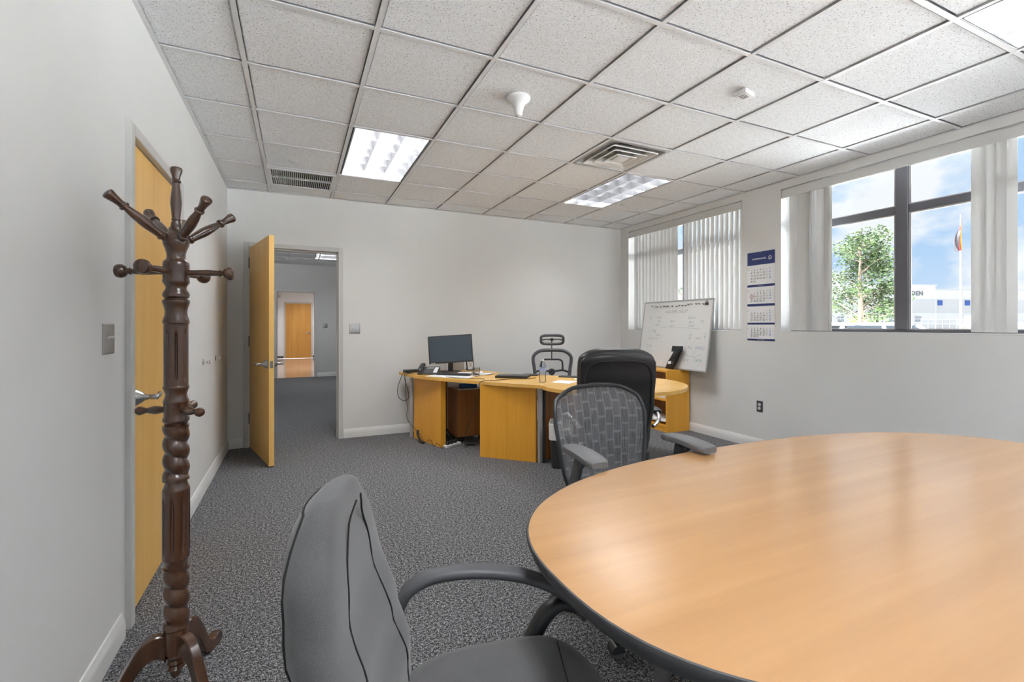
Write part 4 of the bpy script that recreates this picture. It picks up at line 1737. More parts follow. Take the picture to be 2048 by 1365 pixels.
# mobile pedestal under the desk
pa = math.atan2(4.94 - 5.119, 1.589 - 1.541)
r = thing('drawer_pedestal', 'brown wooden drawer pedestal on casters under the desk', 'cabinet', (1.735, 5.10, 0), 0.06)
t = MB()
t.rbox(-0.16, 0.16, -0.14, 0.14, 0.06, 0.58, 0.003, 1)
t.build('body', M_PEDWOOD, r)
for z0, z1 in ((0.065, 0.575),):
    t = MB()
    t.rbox(-0.157, 0.157, -0.16, -0.14, z0, z1, 0.002, 1)
    dr = t.build('drawer_front', M_PEDWOOD, r)
    t = MB()
    t.tube(bez([(-0.055, -0.158, 0.37), (-0.055, -0.18, 0.37), (0.055, -0.18, 0.37), (0.055, -0.158, 0.37)], 5), 0.005, 8)
    t.build('handle', M_CHROME, dr)
for sx in (-1, 1):
    for sy in (-1, 1):
        t = MB()
        t.lathe([(0, -0.012), (0.024, -0.012), (0.027, -0.008), (0.027, 0.008), (0.024, 0.012), (0, 0.012)], 16, Matrix.Translation((sx * 0.13, sy * 0.11, 0.027)) @ Matrix.Rotation(PI / 2, 4, 'X'))
        t.box(sx * 0.13 - 0.016, sx * 0.13 + 0.016, sy * 0.11 - 0.016, sy * 0.11 + 0.016, 0.045, 0.061)
        t.build('caster', M_BLACK, r)


def sheet(name, label, cx, cy, z, w, d, a, curl=0.004, m=M_PAPER, group=None, cat='paper', layers=1):
    t = MB()
    nx = 8
    top, bot = [], []
    rings = []
    for k in range(nx + 1):
        q = -1 + 2 * k / nx
        zz = curl * max(0, abs(q) - 0.55) * (1.6 if q > 0 else 0.4)
        rings.append([(q * w / 2, -d / 2, zz), (q * w / 2, d / 2, zz), (q * w / 2, d / 2, zz + 0.0006 * layers), (q * w / 2, -d / 2, zz + 0.0006 * layers)])
    t.loft(rings)
    o = t.build(name, m, smooth=20)
    o.location = (cx, cy, z)
    o.rotation_euler = (0, 0, a)
    tag(o, label, cat, group)
    return o


sheet('printed_sheet', 'stack of loose sheets on top of the drawer pedestal', 1.72, 5.03, 0.5805, 0.27, 0.21, 0.1, 0.0, cat='paper', layers=12)
t = MB()
t.rbox(-0.1, 0.1, -0.03, 0.03, 0, 0.05, 0.012, 2)
o = t.build('blue_pouch', mat('blue_pouch_nylon', (0.015, 0.12, 0.36), 0.35))
o.location = (1.735, 5.01, 0.5885)
tag(o, 'small bright blue pouch on papers above the drawer pedestal', 'pouch')

# low bookcase by the right wall
BX0, BX1, BY0, BY1, BH = 4.0, 4.357, 4.335, 5.235, 0.748
r = thing('low_bookcase', 'low maple bookcase against the window wall under the whiteboard', 'bookcase', ((BX0 + BX1) / 2, (BY0 + BY1) / 2, 0))
o0 = ((BX0 + BX1) / 2, (BY0 + BY1) / 2)


def bb_(name, x0, x1, y0, y1, z0, z1, m=M_DESKWOOD):
    t = MB()
    t.rbox(x0 - o0[0], x1 - o0[0], y0 - o0[1], y1 - o0[1], z0, z1, 0.0015, 1)
    return t.build(name, m, r)


bb_('side_panel', BX0, BX1, BY0, BY0 + 0.022, 0, BH - 0.025)
bb_('side_panel', BX0, BX1, BY1 - 0.022, BY1, 0, BH - 0.025)
bb_('top', BX0, BX1, BY0, BY1, BH - 0.025, BH)
bb_('back', BX1 - 0.012, BX1, BY0 + 0.022, BY1 - 0.022, 0.05, BH - 0.025, M_PEDWOOD)
bb_('shelf', BX0 + 0.008, BX1 - 0.012, BY0 + 0.022, BY1 - 0.022, 0.375, 0.40)
bb_('shelf', BX0 + 0.008, BX1 - 0.012, BY0 + 0.022, BY1 - 0.022, 0.055, 0.08)
bb_('plinth', BX0 + 0.012, BX0 + 0.03, BY0 + 0.022, BY1 - 0.022, 0, 0.055)
# things inside
t = MB()
rings = []
random.seed(3)
for k in range(13):
    q = k / 12
    ring = []
    for i in range(16):
        a = 2 * PI * i / 16
        ring.append((0.13 * math.cos(a) * (1 + 0.1 * random.uniform(-1, 1)), -0.19 + 0.38 * q, 0.038 + 0.037 * math.sin(a) * (1 if math.sin(a) < 0 else 1 + 0.5 * random.uniform(-1, 1)) * (0.5 + math.sin(PI * q) * 0.5)))
    rings.append(ring)
t.loft(rings)
o = t.build('paper_bundle', M_PAPER)
o.location = (4.17, 4.60, 0.081)
tag(o, 'crumpled white paper bundle on the bookcase bottom shelf', 'paper')
t = MB()
t.rbox(-0.12, 0.12, -0.17, 0.17, 0, 0.035, 0.004, 1)
o = t.build('paper_ream', M_PAPER)
o.location = (4.16, 4.58, 0.4005)
tag(o, 'white paper stack on the bookcase middle shelf', 'paper')

# waste bin with liner
r = thing('waste_bin', 'black rectangular waste bin with white plastic liner beside the desk post', 'bin', (2.195, 3.745, 0), -0.55)


def rr(w, d, z, wob=0.0, n=40):
    return [(x + wob * math.sin(7 * i), y + wob * math.cos(5 * i), z + wob * 0.8 * math.sin(3 * i)) for i, (x, y) in enumerate(superell(w, d, 5, n))]


t = MB()
t.loft([rr(0.082, 0.105, 0.0), rr(0.086, 0.11, 0.006), rr(0.104, 0.135, 0.375), rr(0.107, 0.138, 0.378), rr(0.107, 0.138, 0.388), rr(0.101, 0.132, 0.388), rr(0.083, 0.106, 0.012)], True, True)
t.build('bucket', M_BLACK, r)
t = MB()
t.loft([rr(0.108, 0.139, 0.262, 0.004), rr(0.110, 0.141, 0.275, 0.003), rr(0.109, 0.140, 0.33, 0.0025), rr(0.112, 0.143, 0.385, 0.003), rr(0.111, 0.142, 0.402, 0.004), rr(0.103, 0.134, 0.408, 0.005), rr(0.095, 0.125, 0.38, 0.004), rr(0.088, 0.115, 0.25, 0.004)], False, False)
t.build('liner', M_BAG, r)
t = MB()
t.box(-0.02, 0.02, -0.1405, -0.1395, 0.20, 0.245)
t.build('sticker', mat('bin_sticker', (0.55, 0.66, 0.55), 0.6), r, smooth=0)

# ------------------------------------------------------------------ items on the desk (top at z = 0.7395)
DZ = 0.7400
# monitor
r = thing('computer_monitor', 'black flat computer monitor tilted on a stand on the desk', 'monitor', (1.640, 5.36, DZ), 0)
th = math.atan2(-0.905, -0.425)
Mm = Matrix.Rotation(math.radians(-17), 4, 'Z')
t = MB()
t.prism(superell(0.12, 0.085, 3, 36), 0, 0.012, Mm)
t.build('stand_base', M_BLACK, r)
t = MB()
t.rbox(-0.03, 0.03, -0.0, 0.022, 0.010, 0.20, 0.004, 2, Mm)
t.build('stand_neck', M_BLACK, r)
Ms = Mm @ Matrix.Translation((0, -0.02, 0.270)) @ Matrix.Rotation(math.radians(-3.4), 4, 'Y') @ Matrix.Rotation(math.radians(-6), 4, 'X')
t = MB()
t.rbox(-0.256, 0.256, -0.016, 0.016, -0.162, 0.162, 0.004, 2, Ms)
t.rbox(-0.12, 0.12, 0.014, 0.036, -0.10, 0.08, 0.01, 2, Ms)
t.build('housing', M_BLACK, r)
t = MB()
t.box(-0.242, 0.242, -0.0168, -0.0158, -0.144, 0.149, Ms)
t.build('screen', M_SCREEN, r, smooth=0)
t = MB()
t.box(-0.235, -0.185, -0.0168, -0.0158, -0.158, -0.150, Ms)
t.build('maker_mark', M_WHITEPL, r, smooth=0)

# desk phone
r = thing('desk_phone', 'black corded desk phone with handset beside the monitor', 'phone', (1.345, 5.255, DZ), -0.45)
t = MB()
t.add([(-0.1, -0.1, 0), (0.12, -0.1, 0), (0.12, 0.1, 0), (-0.1, 0.1, 0), (-0.1, -0.1, 0.02), (0.12, -0.1, 0.02), (0.12, 0.09, 0.075), (-0.1, 0.09, 0.075)],
      [(0, 3, 2, 1), (4, 5, 6, 7), (0, 1, 5, 4), (1, 2, 6, 5), (2, 3, 7, 6), (3, 0, 4, 7)])
t.build('body', M_BLACK2, r)
sl = math.atan2(0.055, 0.19)
Mp = Matrix.Translation((0, -0.1, 0.02)) @ Matrix.Rotation(sl, 4, 'X')
t = MB()
for i in range(3):
    for j in range(4):
        t.rbox(-0.015 + i * 0.026, 0.006 + i * 0.026, 0.02 + j * 0.022, 0.035 + j * 0.022, 0, 0.004, 0.0015, 1, Mp)
t.build('keypad', M_GREYPL, r)
t = MB()
t.box(0.07, 0.112, 0.01, 0.17, 0, 0.0015, Mp)
t.build('label_strip', M_PAPER, r, smooth=0)
t = MB()
t.box(-0.02, 0.06, 0.125, 0.175, 0, 0.002, Mp)
t.build('display', mat('phone_display', (0.25, 0.28, 0.26), 0.3), r, smooth=0)
t = MB()
t.sweep(bez([(-0.068, -0.004, 0.03), (-0.07, 0.01, 0.052), (-0.07, 0.06, 0.058), (-0.07, 0.14, 0.058), (-0.07, 0.185, 0.052), (-0.068, 0.2, 0.028)], 5), superell(0.023, 0.013, 3, 14), (0, 0, 1), M=Matrix.Translation((0, -0.1, 0.005)) @ Matrix.Rotation(sl, 4, 'X'))
t.build('handset', M_BLACK, r)

# docking box at the desk's corner
t = MB()
t.rbox(-0.115, 0.115, -0.055, 0.055, 0, 0.03, 0.004, 2)
o = t.build('docking_station', M_BLACK)
o.location = (1.245, 5.53, DZ)
o.rotation_euler = (0, 0, 0.3)
tag(o, 'flat black docking box at the desk corner near the wall', 'electronics')
# keyboard
r = thing('keyboard', 'black computer keyboard lying among papers before the monitor', 'keyboard', (1.565, 4.985, DZ + 0.0025), -0.72)
t = MB()
t.rbox(-0.185, 0.185, -0.055, 0.055, 0, 0.014, 0.004, 2)
t.build('case', M_BLACK, r)
t = MB()
for j in range(5):
    for i in range(15):
        t.box(-0.176 + i * 0.0236, -0.157 + i * 0.0236, -0.046 + j * 0.0192, -0.031 + j * 0.0192, 0.014, 0.0185)
t.build('keys', M_BLACK2, r, smooth=0)
G_ = 'loose papers on the desk'
pl = 'loose white paper sheet lying on the desk around the keyboard'
for i, (x, y, a, pl) in enumerate([(1.42, 4.97, -0.9, 'white paper sheet beside the desk phone under the keyboard end'), (1.56, 4.79, -0.85, 'white paper sheet at the desk front edge below the keyboard'), (1.72, 4.98, -0.6, 'white paper sheet under the tan tape dispenser'), (1.88, 4.99, -0.75, 'curled white paper sheet behind the glass tumbler'), (1.80, 5.12, -0.3, 'curled white paper sheet in front of the small picture frame')]):
    sheet('paper_sheet', pl, x, y, DZ + 0.0003 + 0.0004 * i, 0.28, 0.21, a, 0.012 if i > 2 else 0.0, group=G_)
sheet('paper_sheet', 'single white paper sheet alone on the bare round desk end', 2.345, 3.94, DZ + 0.0003, 0.21, 0.20, 0.6, 0.0)
sheet('paper_sheet', 'white paper sheet on the round desk end before the bookcase', 3.16, 3.90, DZ + 0.0003, 0.28, 0.21, 0.3, 0.006)
sheet('paper_sheet', 'small white note behind the leather chair on the round desk end', 2.93, 3.55, DZ + 0.0003, 0.17, 0.13, 0.3, 0.006)
# picture frame
r = thing('picture_frame', 'small dark framed picture standing behind the monitor', 'picture frame', (1.925, 5.46, DZ), 0.3)
Mf = Matrix.Rotation(math.radians(-10), 4, 'X')
t = MB()
for a, c, e, g in ((-0.055, 0.055, 0, 0.01), (-0.055, 0.055, 0.15, 0.16), (-0.055, -0.045, 0.01, 0.15), (0.045, 0.055, 0.01, 0.15)):
    t.box(a, c, -0.006, 0.006, e, g, Mf)
t.build('frame', M_BLACK, r, smooth=0)
t = MB()
t.box(-0.045, 0.045, -0.002, 0.005, 0.01, 0.15, Mf)
t.build('print', mat('print_paper', (0.62, 0.61, 0.58), 0.6), r, smooth=0)
t = MB()
t.tube([Mf @ Vector(p) for p in bez([(-0.02, -0.0026, 0.04), (0.0, -0.0026, 0.08), (-0.015, -0.0026, 0.11), (0.02, -0.0026, 0.13), (0.03, -0.0026, 0.09), (0.0, -0.0026, 0.06), (0.03, -0.0026, 0.04)], 5)], 0.002, 5)
t.build('drawing', M_INK, r)
t = MB()
t.box(-0.015, 0.015, 0.004, 0.006, 0, 0.13, Matrix.Translation((0, 0.078, 0)) @ Matrix.Rotation(math.radians(26), 4, 'X'))
t.build('strut', M_BLACK, r, smooth=0)
# white box / speaker behind the monitor stand
t = MB()
t.rbox(-0.06, 0.06, -0.035, 0.035, 0, 0.145, 0.004, 2)
o = t.build('carton', mat('carton_white', (0.66, 0.66, 0.66), 0.6))
o.location = (1.80, 5.55, DZ)
o.rotation_euler = (0, 0, -0.4)
tag(o, 'plain pale carton standing between monitor stand and picture frame', 'box')
# tumbler
r = thing('glass_tumbler', 'clear short glass tumbler with dregs on the desk papers', 'glass', (1.755, 4.80, DZ + 0.001), 0)
t = MB()
t.lathe([(0, 0), (0.031, 0), (0.033, 0.004), (0.041, 0.09), (0.0385, 0.09), (0.031, 0.012), (0, 0.01)], 28)
t.build('glass', M_CLEAR2, r)
t = MB()
t.lathe([(0, 0.0105), (0.0305, 0.0125), (0.032, 0.026), (0, 0.026)], 24)
t.build('dregs', mat('tea_dregs', (0.28, 0.14, 0.06), 0.3), r)
# tape dispenser / stapler-like small thing
t = MB()
t.loft([[(x, -0.012, z) for x, z in ((-0.035, 0), (0.035, 0), (0.032, 0.012), (0.0, 0.03), (-0.025, 0.026))], [(x, 0.012, z) for x, z in ((-0.035, 0), (0.035, 0), (0.032, 0.012), (0.0, 0.03), (-0.025, 0.026))]])
o = t.build('tape_dispenser', mat('tan_plastic', (0.38, 0.35, 0.28), 0.5))
o.location = (1.775, 4.925, DZ + 0.004)
o.rotation_euler = (0, 0, 0.2)
tag(o, 'small tan wedge shaped tape dispenser beside the glass tumbler', 'tape dispenser')
# closed laptop
r = thing('laptop', 'closed black laptop lying on the desk', 'laptop', (2.075, 4.545, DZ), -0.72 + 0.10)
t = MB()
t.rbox(-0.17, 0.17, -0.115, 0.115, 0, 0.013, 0.003, 2)
t.build('base', M_BLACK, r)
t = MB()
t.rbox(-0.17, 0.17, -0.115, 0.115, 0.0145, 0.023, 0.003, 2)
t.build('lid', mat('laptop_lid', (0.03, 0.03, 0.033), 0.3), r)
t = MB()
t.prism(superell(0.09, 0.06, 4, 24), 0, 0.012)
o = t.build('tablet', M_BLACK)
o.location = (2.32, 4.62, DZ)
o.rotation_euler = (0, 0, -0.7)
tag(o, 'small black tablet at the desk edge before the ergonomic chair', 'tablet')
t = MB()
t.prism(superell(0.16, 0.075, 8, 24), 0, 0.006)
o = t.build('desk_pad', M_BLACK)
o.location = (2.66, 4.27, DZ)
o.rotation_euler = (0, 0, -0.72)
tag(o, 'thin black pad on the desk edge under the ergonomic chair', 'pad')
r = thing('notepad', 'small white notepad with a green marker on it', 'notepad', (2.60, 4.03, DZ), -0.5)
t = MB()
t.rbox(-0.07, 0.07, -0.05, 0.05, 0, 0.008, 0.001, 1)
t.build('pad', M_PAPER, r)
t = MB()
t.tube([(0.0, -0.02, 0), (0.13, 0.05, 0)], 0.006, 10)
o = t.build('marker_pen', mat('marker_green_body', (0.02, 0.35, 0.13), 0.4))
o.location = (2.66, 3.985, DZ + 0.0145)
o.rotation_euler = (0, 0, -0.75)
tag(o, 'green marker pen on the notepad', 'pen')
# water bottle
r = thing('water_bottle', 'clear plastic water bottle with blue label on the desk', 'bottle', (2.145, 4.01, DZ), 0)
t = MB()
t.lathe([(0, 0.006), (0.018, 0.0), (0.029, 0.002), (0.032, 0.01), (0.031, 0.03), (0.0325, 0.035), (0.031, 0.05), (0.0325, 0.06), (0.031, 0.075), (0.0325, 0.085), (0.0322, 0.135), (0.0325, 0.15), (0.030, 0.165), (0.022, 0.185), (0.0135, 0.197), (0.0125, 0.205), (0, 0.205)], 28)
t.build('body', M_CLEAR, r)
t = MB()
t.lathe([(0.0329, 0.105), (0.0329, 0.143), (0.0322, 0.143), (0.0322, 0.105)], 28)
t.build('label', mat('bottle_label', (0.35, 0.45, 0.72), 0.4), r)
t = MB()
t.lathe([(0, 0.204), (0.0145, 0.204), (0.0145, 0.219), (0.0135, 0.221), (0, 0.221)], 20)
t.build('cap', M_WHITEPL, r)


# ------------------------------------------------------------------ cables
def cable(name, label, pts, rad=0.003, m=M_RUBBER, n=7, cat='cable'):
    t = MB()
    t.tube(bez(pts, 7), rad, n)
    return tag(t.build(name, m), label, cat)


cable('laptop_cable', 'thin black charger cable trailing over the desk front to the floor',
      [(2.25, 4.36, DZ + 0.004), (2.13, 4.30, DZ + 0.004), (1.95, 4.36, DZ + 0.004), (1.72, 4.31, DZ + 0.004), (1.645, 4.295, DZ + 0.006), (1.605, 4.29, DZ - 0.01), (1.598, 4.29, DZ - 0.05), (1.585, 4.31, 0.55), (1.545, 4.37, 0.36), (1.52, 4.45, 0.20), (1.55, 4.58, 0.07), (1.60, 4.69, 0.012), (1.645, 4.77, 0.012)])
cable('keyboard_cable', 'black cable lying along the desk front edge by the papers',
      [(1.42, 4.80, DZ + 0.006), (1.50, 4.69, DZ + 0.005), (1.58, 4.60, DZ + 0.005), (1.66, 4.51, DZ + 0.005), (1.72, 4.45, DZ + 0.005)], 0.0025)
cable('dock_cable', 'looped black power cable hanging from the desk corner by the wall',
      [(1.19, 5.463, DZ + 0.012), (1.15, 5.43, DZ + 0.012), (1.11, 5.42, DZ + 0.008), (1.085, 5.42, DZ - 0.012), (1.07, 5.42, DZ - 0.06), (1.04, 5.44, 0.58), (1.045, 5.43, 0.48), (1.10, 5.40, 0.43), (1.15, 5.37, 0.47), (1.135, 5.355, 0.56), (1.10, 5.345, DZ - 0.06), (1.095, 5.34, DZ - 0.012), (1.115, 5.335, DZ + 0.009), (1.16, 5.335, DZ + 0.006)], 0.0035)
cable('mains_cable', 'thin black mains cable running down the desk end panel to the floor',
      [(1.18, 5.30, DZ + 0.005), (1.135, 5.30, DZ + 0.008), (1.108, 5.30, DZ - 0.012), (1.10, 5.30, DZ - 0.06), (1.105, 5.31, 0.5), (1.125, 5.32, 0.36), (1.115, 5.32, 0.28), (1.14, 5.31, 0.2), (1.195, 5.25, 0.13), (1.225, 5.16, 0.09), (1.255, 5.05, 0.02), (1.275, 5.0, 0.05), (1.30, 4.97, 0.055), (1.315, 4.90, 0.006), (1.335, 4.87, 0.04), (1.35, 4.83, 0.035), (1.372, 4.80, 0.006), (1.385, 4.785, 0.008), (1.402, 4.787, 0.012)], 0.0026)
t = MB()
t.sweep(bez([(1.215, 5.20, 0.125), (1.205, 5.16, 0.08), (1.225, 5.11, 0.03), (1.25, 5.07, 0.008)], 6), superell(0.014, 0.006, 3, 12), (0, 0, 1))
tag(t.build('cable_tie', M_RUBBER), 'black strap tying the mains cable at the desk foot', 'strap')
cable('coiled_cable', 'thick black cable coiled on the floor under the desk',
      [(1.45, 5.06, 0.011), (1.455, 5.10, 0.10), (1.50, 5.08, 0.13), (1.535, 5.04, 0.08), (1.55, 4.99, 0.011), (1.51, 4.945, 0.011), (1.455, 4.98, 0.011), (1.46, 5.03, 0.06), (1.49, 5.03, 0.08), (1.515, 5.0, 0.04)], 0.009)
r = thing('power_strip', 'white power strip with plugs on the carpet under the desk', 'power strip', (1.50, 4.84, 0), 0.5)
t = MB()
t.rbox(-0.11, 0.11, -0.028, 0.028, 0, 0.03, 0.005, 2)
t.build('body', M_WHITEPL, r)
t = MB()
for k in range(3):
    t.rbox(-0.09 + k * 0.055, -0.055 + k * 0.055, -0.018, 0.018, 0.03, 0.065, 0.005, 1)
t.build('plugs', M_BLACK, r)
t = MB()
t.rbox(-0.05, 0.05, -0.025, 0.025, 0, 0.03, 0.005, 2)
o = t.build('power_brick', M_BLACK)
o.location = (1.69, 4.80, 0)
o.rotation_euler = (0, 0, -0.4)
tag(o, 'black charger power brick on the carpet under the desk', 'charger')

# ================================================================== COAT RACK
CR = thing('coat_rack', 'turned dark wooden coat rack with knobbed pegs and three curved feet', 'coat rack', (-0.3876, 2.025, 0))
r = CR
S_ = 0.001772


def vz(v):
    return EYE - (v - 651.37) / 942.14 * 1.669


prof = []
c1 = [(345, 30), (362, 33), (370, 40), (385, 52), (400, 58), (412, 58), (432, 55), (455, 46), (475, 41), (497, 40), (506, 44), (512, 50), (520, 56), (540, 57), (560, 56), (606, 56), (614, 58), (622, 57), (632, 50), (645, 44), (655, 45), (670, 54), (682, 58), (694, 56), (701, 49), (704, 49), (710, 57), (718, 59), (727, 57), (745, 51), (770, 47), (790, 49), (805, 54), (818, 57), (826, 57), (829, 53), (840, 52)]
for cy_, hw in c1:
    prof.append((hw * 0.3956 * S_, vz(320 + 0.3956 * cy_)))
top_sec = prof[:]
t = MB()
t.lathe([(p, z) for p, z in reversed(top_sec)], 36)
t.build('head', M_RACK, r)


def fluted(z0, z1, R, name, ph=0.0):
    """turned cylinder with eight pointed flutes"""
    t = MB()
    rings = []
    n, nz_ = 96, 28
    for k in range(nz_ + 1):
        q = k / nz_
        z = z0 + (z1 - z0) * q
        ring = []
        e = min(q - 0.06, 0.94 - q)
        w = 0.0 if e < 0 else min(1.0, (e / 0.10)) ** 0.6
        for i in range(n):
            a = 2 * PI * i / n
            f = ((a + ph) / (2 * PI / 8)) % 1.0
            d = abs(f - 0.5)
            wid = 0.16 * w
            dep = 0.0065 * w * math.sqrt(max(0, 1 - (d / wid) ** 2)) if wid > 0.01 and d < wid else 0
            ring.append(((R - dep) * math.cos(a), (R - dep) * math.sin(a), z))
        rings.append(ring)
    t.loft(rings)
    return t.build(name, M_RACK, r, smooth=50)


def twist(z0, z1, R, amp, pitch, name, ph=0.0):
    """rope-turned section"""
    t = MB()
    n = 48
    nz_ = max(10, int((z1 - z0) / pitch * 20))
    rings = []
    for k in range(nz_ + 1):
        q = k / nz_
        z = z0 + (z1 - z0) * q
        fade = min(1.0, q / 0.12, (1 - q) / 0.12)
        ring = []
        for i in range(n):
            a = 2 * PI * i / n
            f = (z / pitch + a / (2 * PI) + ph) % 1.0
            s = abs(math.sin(PI * f)) ** 0.8
            rad = R - amp * (1 - s) * fade
            ring.append((rad * math.cos(a), rad * math.sin(a), z))
        rings.append(ring)
    t.loft(rings)
    return t.build(name, M_RACK, r, smooth=60)


zA, zB = vz(320 + 0.3956 * 840), vz(320 + 0.3956 * 1140)
fluted(zB, zA, 52.5 * 0.3956 * S_, 'fluted_shaft', 0.2)
mid = [(1140, 53), (1146, 56), (1154, 56), (1162, 52), (1185, 45), (1205, 50), (1216, 55), (1226, 55), (1232, 52), (1290, 52), (1298, 53), (1306, 57), (1318, 57), (1324, 52), (1340, 47)]
t = MB()
t.lathe([(hw * 0.3956 * S_, vz(320 + 0.3956 * c_)) for c_, hw in reversed(mid)], 36)
t.build('peg_collar', M_RACK, r)
z2 = lambda c_: vz(820 + 0.3993 * c_)
zC = vz(320 + 0.3956 * 1340)
twist(z2(350), zC, 0.0405, 0.010, 0.0585, 'twist_upper', 0.1)
t = MB()
t.lathe([(hw * 0.3993 * S_, z2(c_)) for c_, hw in reversed([(348, 46), (362, 47), (378, 51), (390, 56), (396, 58), (402, 58)])], 36)
t.build('collar', M_RACK, r)
fluted(z2(736), z2(400), 58 * 0.3993 * S_, 'fluted_shaft', 0.5)
t = MB()
t.lathe([(hw * 0.3993 * S_, z2(c_)) for c_, hw in reversed([(734, 58), (742, 57), (750, 52), (765, 49), (785, 49)])], 36)
t.build('collar', M_RACK, r)
twist(z2(1080), z2(784), 0.0405, 0.0095, 0.064, 'twist_lower', 0.55)
t = MB()
t.lathe([(0, z2(1332)), (0.012, z2(1330)), (0.0165, z2(1318)), (0.016, z2(1296)), (0.024, z2(1294)), (0.028, z2(1285)), (0.022, z2(1270)), (0.030, z2(1255)), (0.025, z2(1240)), (0.031, z2(1225)), (0.028, z2(1212)), (0.037, z2(1204)), (0.037, z2(1090)), (0.040, z2(1084)), (0.040, z2(1076)), (0, z2(1074))], 36)
t.build('foot_hub', M_RACK, r)


def peg(p0, p1, name, prof):
    t = MB()
    L = (Vector(p1) - Vector(p0)).length
    t.lathe([(a, q * L) for a, q in prof], 22, align(p0, p1))
    return t.build(name, M_RACK, r)


PEG_UP = [(0.0, 0.0), (0.0105, 0.0), (0.0115, 0.10), (0.0125, 0.15), (0.0165, 0.16), (0.0165, 0.185), (0.0135, 0.20), (0.0135, 0.24), (0.0165, 0.38), (0.0170, 0.46), (0.0150, 0.58), (0.0115, 0.68), (0.0105, 0.715), (0.0155, 0.725), (0.0160, 0.755), (0.0125, 0.765), (0.0115, 0.80), (0.0135, 0.87), (0.0170, 0.94), (0.0180, 0.965), (0.0165, 0.985), (0.010, 0.998), (0, 1.0)]
PEG_MID = [(0.0, 0.0), (0.0085, 0.0), (0.0095, 0.2), (0.0115, 0.45), (0.0095, 0.66), (0.0085, 0.70), (0.0125, 0.705), (0.0125, 0.725), (0.0095, 0.735), (0.0105, 0.77), (0.0175, 0.80), (0.0235, 0.86), (0.0245, 0.91), (0.0220, 0.96), (0.0140, 0.992), (0, 1.0)]
PEG_LOW = [(0.0, 0.0), (0.009, 0.0), (0.0095, 0.15), (0.0145, 0.38), (0.0145, 0.48), (0.0095, 0.66), (0.0105, 0.74), (0.0155, 0.85), (0.0160, 0.91), (0.0120, 0.98), (0, 1.0)]
PEG_TOP = [(0.0, 0.0), (0.0135, 0.0), (0.0145, 0.03), (0.0165, 0.06), (0.0150, 0.12), (0.0125, 0.16), (0.0140, 0.17), (0.0140, 0.19), (0.0125, 0.20), (0.0160, 0.36), (0.0175, 0.44), (0.0150, 0.58), (0.0120, 0.70), (0.0115, 0.75), (0.0150, 0.76), (0.0150, 0.785), (0.0120, 0.80), (0.0130, 0.85), (0.0180, 0.92), (0.0190, 0.96), (0.0165, 0.985), (0.008, 0.999), (0, 1.0)]
CAMA = -math.degrees(YAW)
for a in (216, 36, 126, -54):
    c, s = math.cos(math.radians(a)), math.sin(math.radians(a))
    peg((c * 0.012, s * 0.012, vz(489)), (c * 0.20, s * 0.20, 1.712), 'upper_peg', PEG_UP)
peg((0, 0, vz(463)), (0, 0, vz(334)), 'top_finial', PEG_TOP)
for a in (14, -85, 95, 194):
    w = math.radians(a + CAMA)
    c, s = math.cos(w), math.sin(w)
    peg((c * 0.025, s * 0.025, vz(545)), (c * 0.185, s * 0.185, vz(545)), 'middle_peg', PEG_MID)
for a in (187, -20, 100):
    w = math.radians(a + CAMA)
    c, s = math.cos(w), math.sin(w)
    peg((c * 0.02, s * 0.02, vz(819)), (c * 0.13, s * 0.13, vz(821)), 'lower_peg', PEG_LOW)


def foot(a):
    """curved cabriole foot cut from plank"""
    up = [(0.030, 0.205), (0.065, 0.212), (0.105, 0.19), (0.145, 0.125), (0.175, 0.065), (0.20, 0.045), (0.228, 0.050), (0.250, 0.046), (0.262, 0.030), (0.258, 0.010), (0.235, 0.0)]
    lo = [(0.205, 0.0), (0.17, 0.008), (0.145, 0.035), (0.12, 0.085), (0.09, 0.125), (0.06, 0.135), (0.030, 0.115)]
    pu = bez([(x, 0, z) for x, z in up], 5)
    pl_ = bez([(x, 0, z) for x, z in lo], 5)
    out = [(p.x, max(0, p.z)) for p in pu + pl_]
    n = len(out)
    cxm = sum(p[0] for p in out) / n
    t = MB()
    rings = []
    for y, ins in ((-0.0165, 0.004), (-0.0125, 0), (0.0125, 0), (0.0165, 0.004)):
        ring = []
        for i, (x, z) in enumerate(out):
            x0, z0 = out[i - 1]
            x1, z1 = out[(i + 1) % n]
            d = Vector((x1 - x0, 0, z1 - z0))
            d.normalize()
            nx_, nz_ = -d.z, d.x
            ring.append((x - nx_ * -ins * -1 if False else x + (-nx_) * ins * -1 * -1, y, max(0.0, z + (-nz_) * ins)))
        rings.append(ring)
    t.loft(rings)
    o = t.build('foot', M_RACK, r, smooth=40)
    o.rotation_euler = (0, 0, math.radians(a))
    return o


for a in (68, 196, -52):
    foot(a)

# ================================================================== CALENDAR
r = thing('wall_calendar', 'four month wall calendar with navy header between the windows', 'calendar', (XR, 3.367, 1.59))
CW = 0.318
MR = MRW


def calpart(name, z0, z1, m, x0=-CW / 2, x1=CW / 2, d0=0.001, d1=0.004):
    t = MB()
    t.box(x0, x1, z0 - 1.59, z1 - 1.59, d0, d1, MR)
    return t.build(name, m, r, smooth=0)


calpart('header', 1.922, 2.058, M_NAVY, d1=0.005)


def caltext(parent, body, x, z, size, m, name, align_x='CENTER', d=0.0046, spacing=1.0, bold=0.0, rot=0):
    vs, fs = text_geo(body, size, align_x, spacing, bold=bold)
    t = MB()
    t.add(vs, fs, MR @ Matrix.Translation((x, z - 1.59, d)))
    return t.build(name, m, parent, smooth=0)


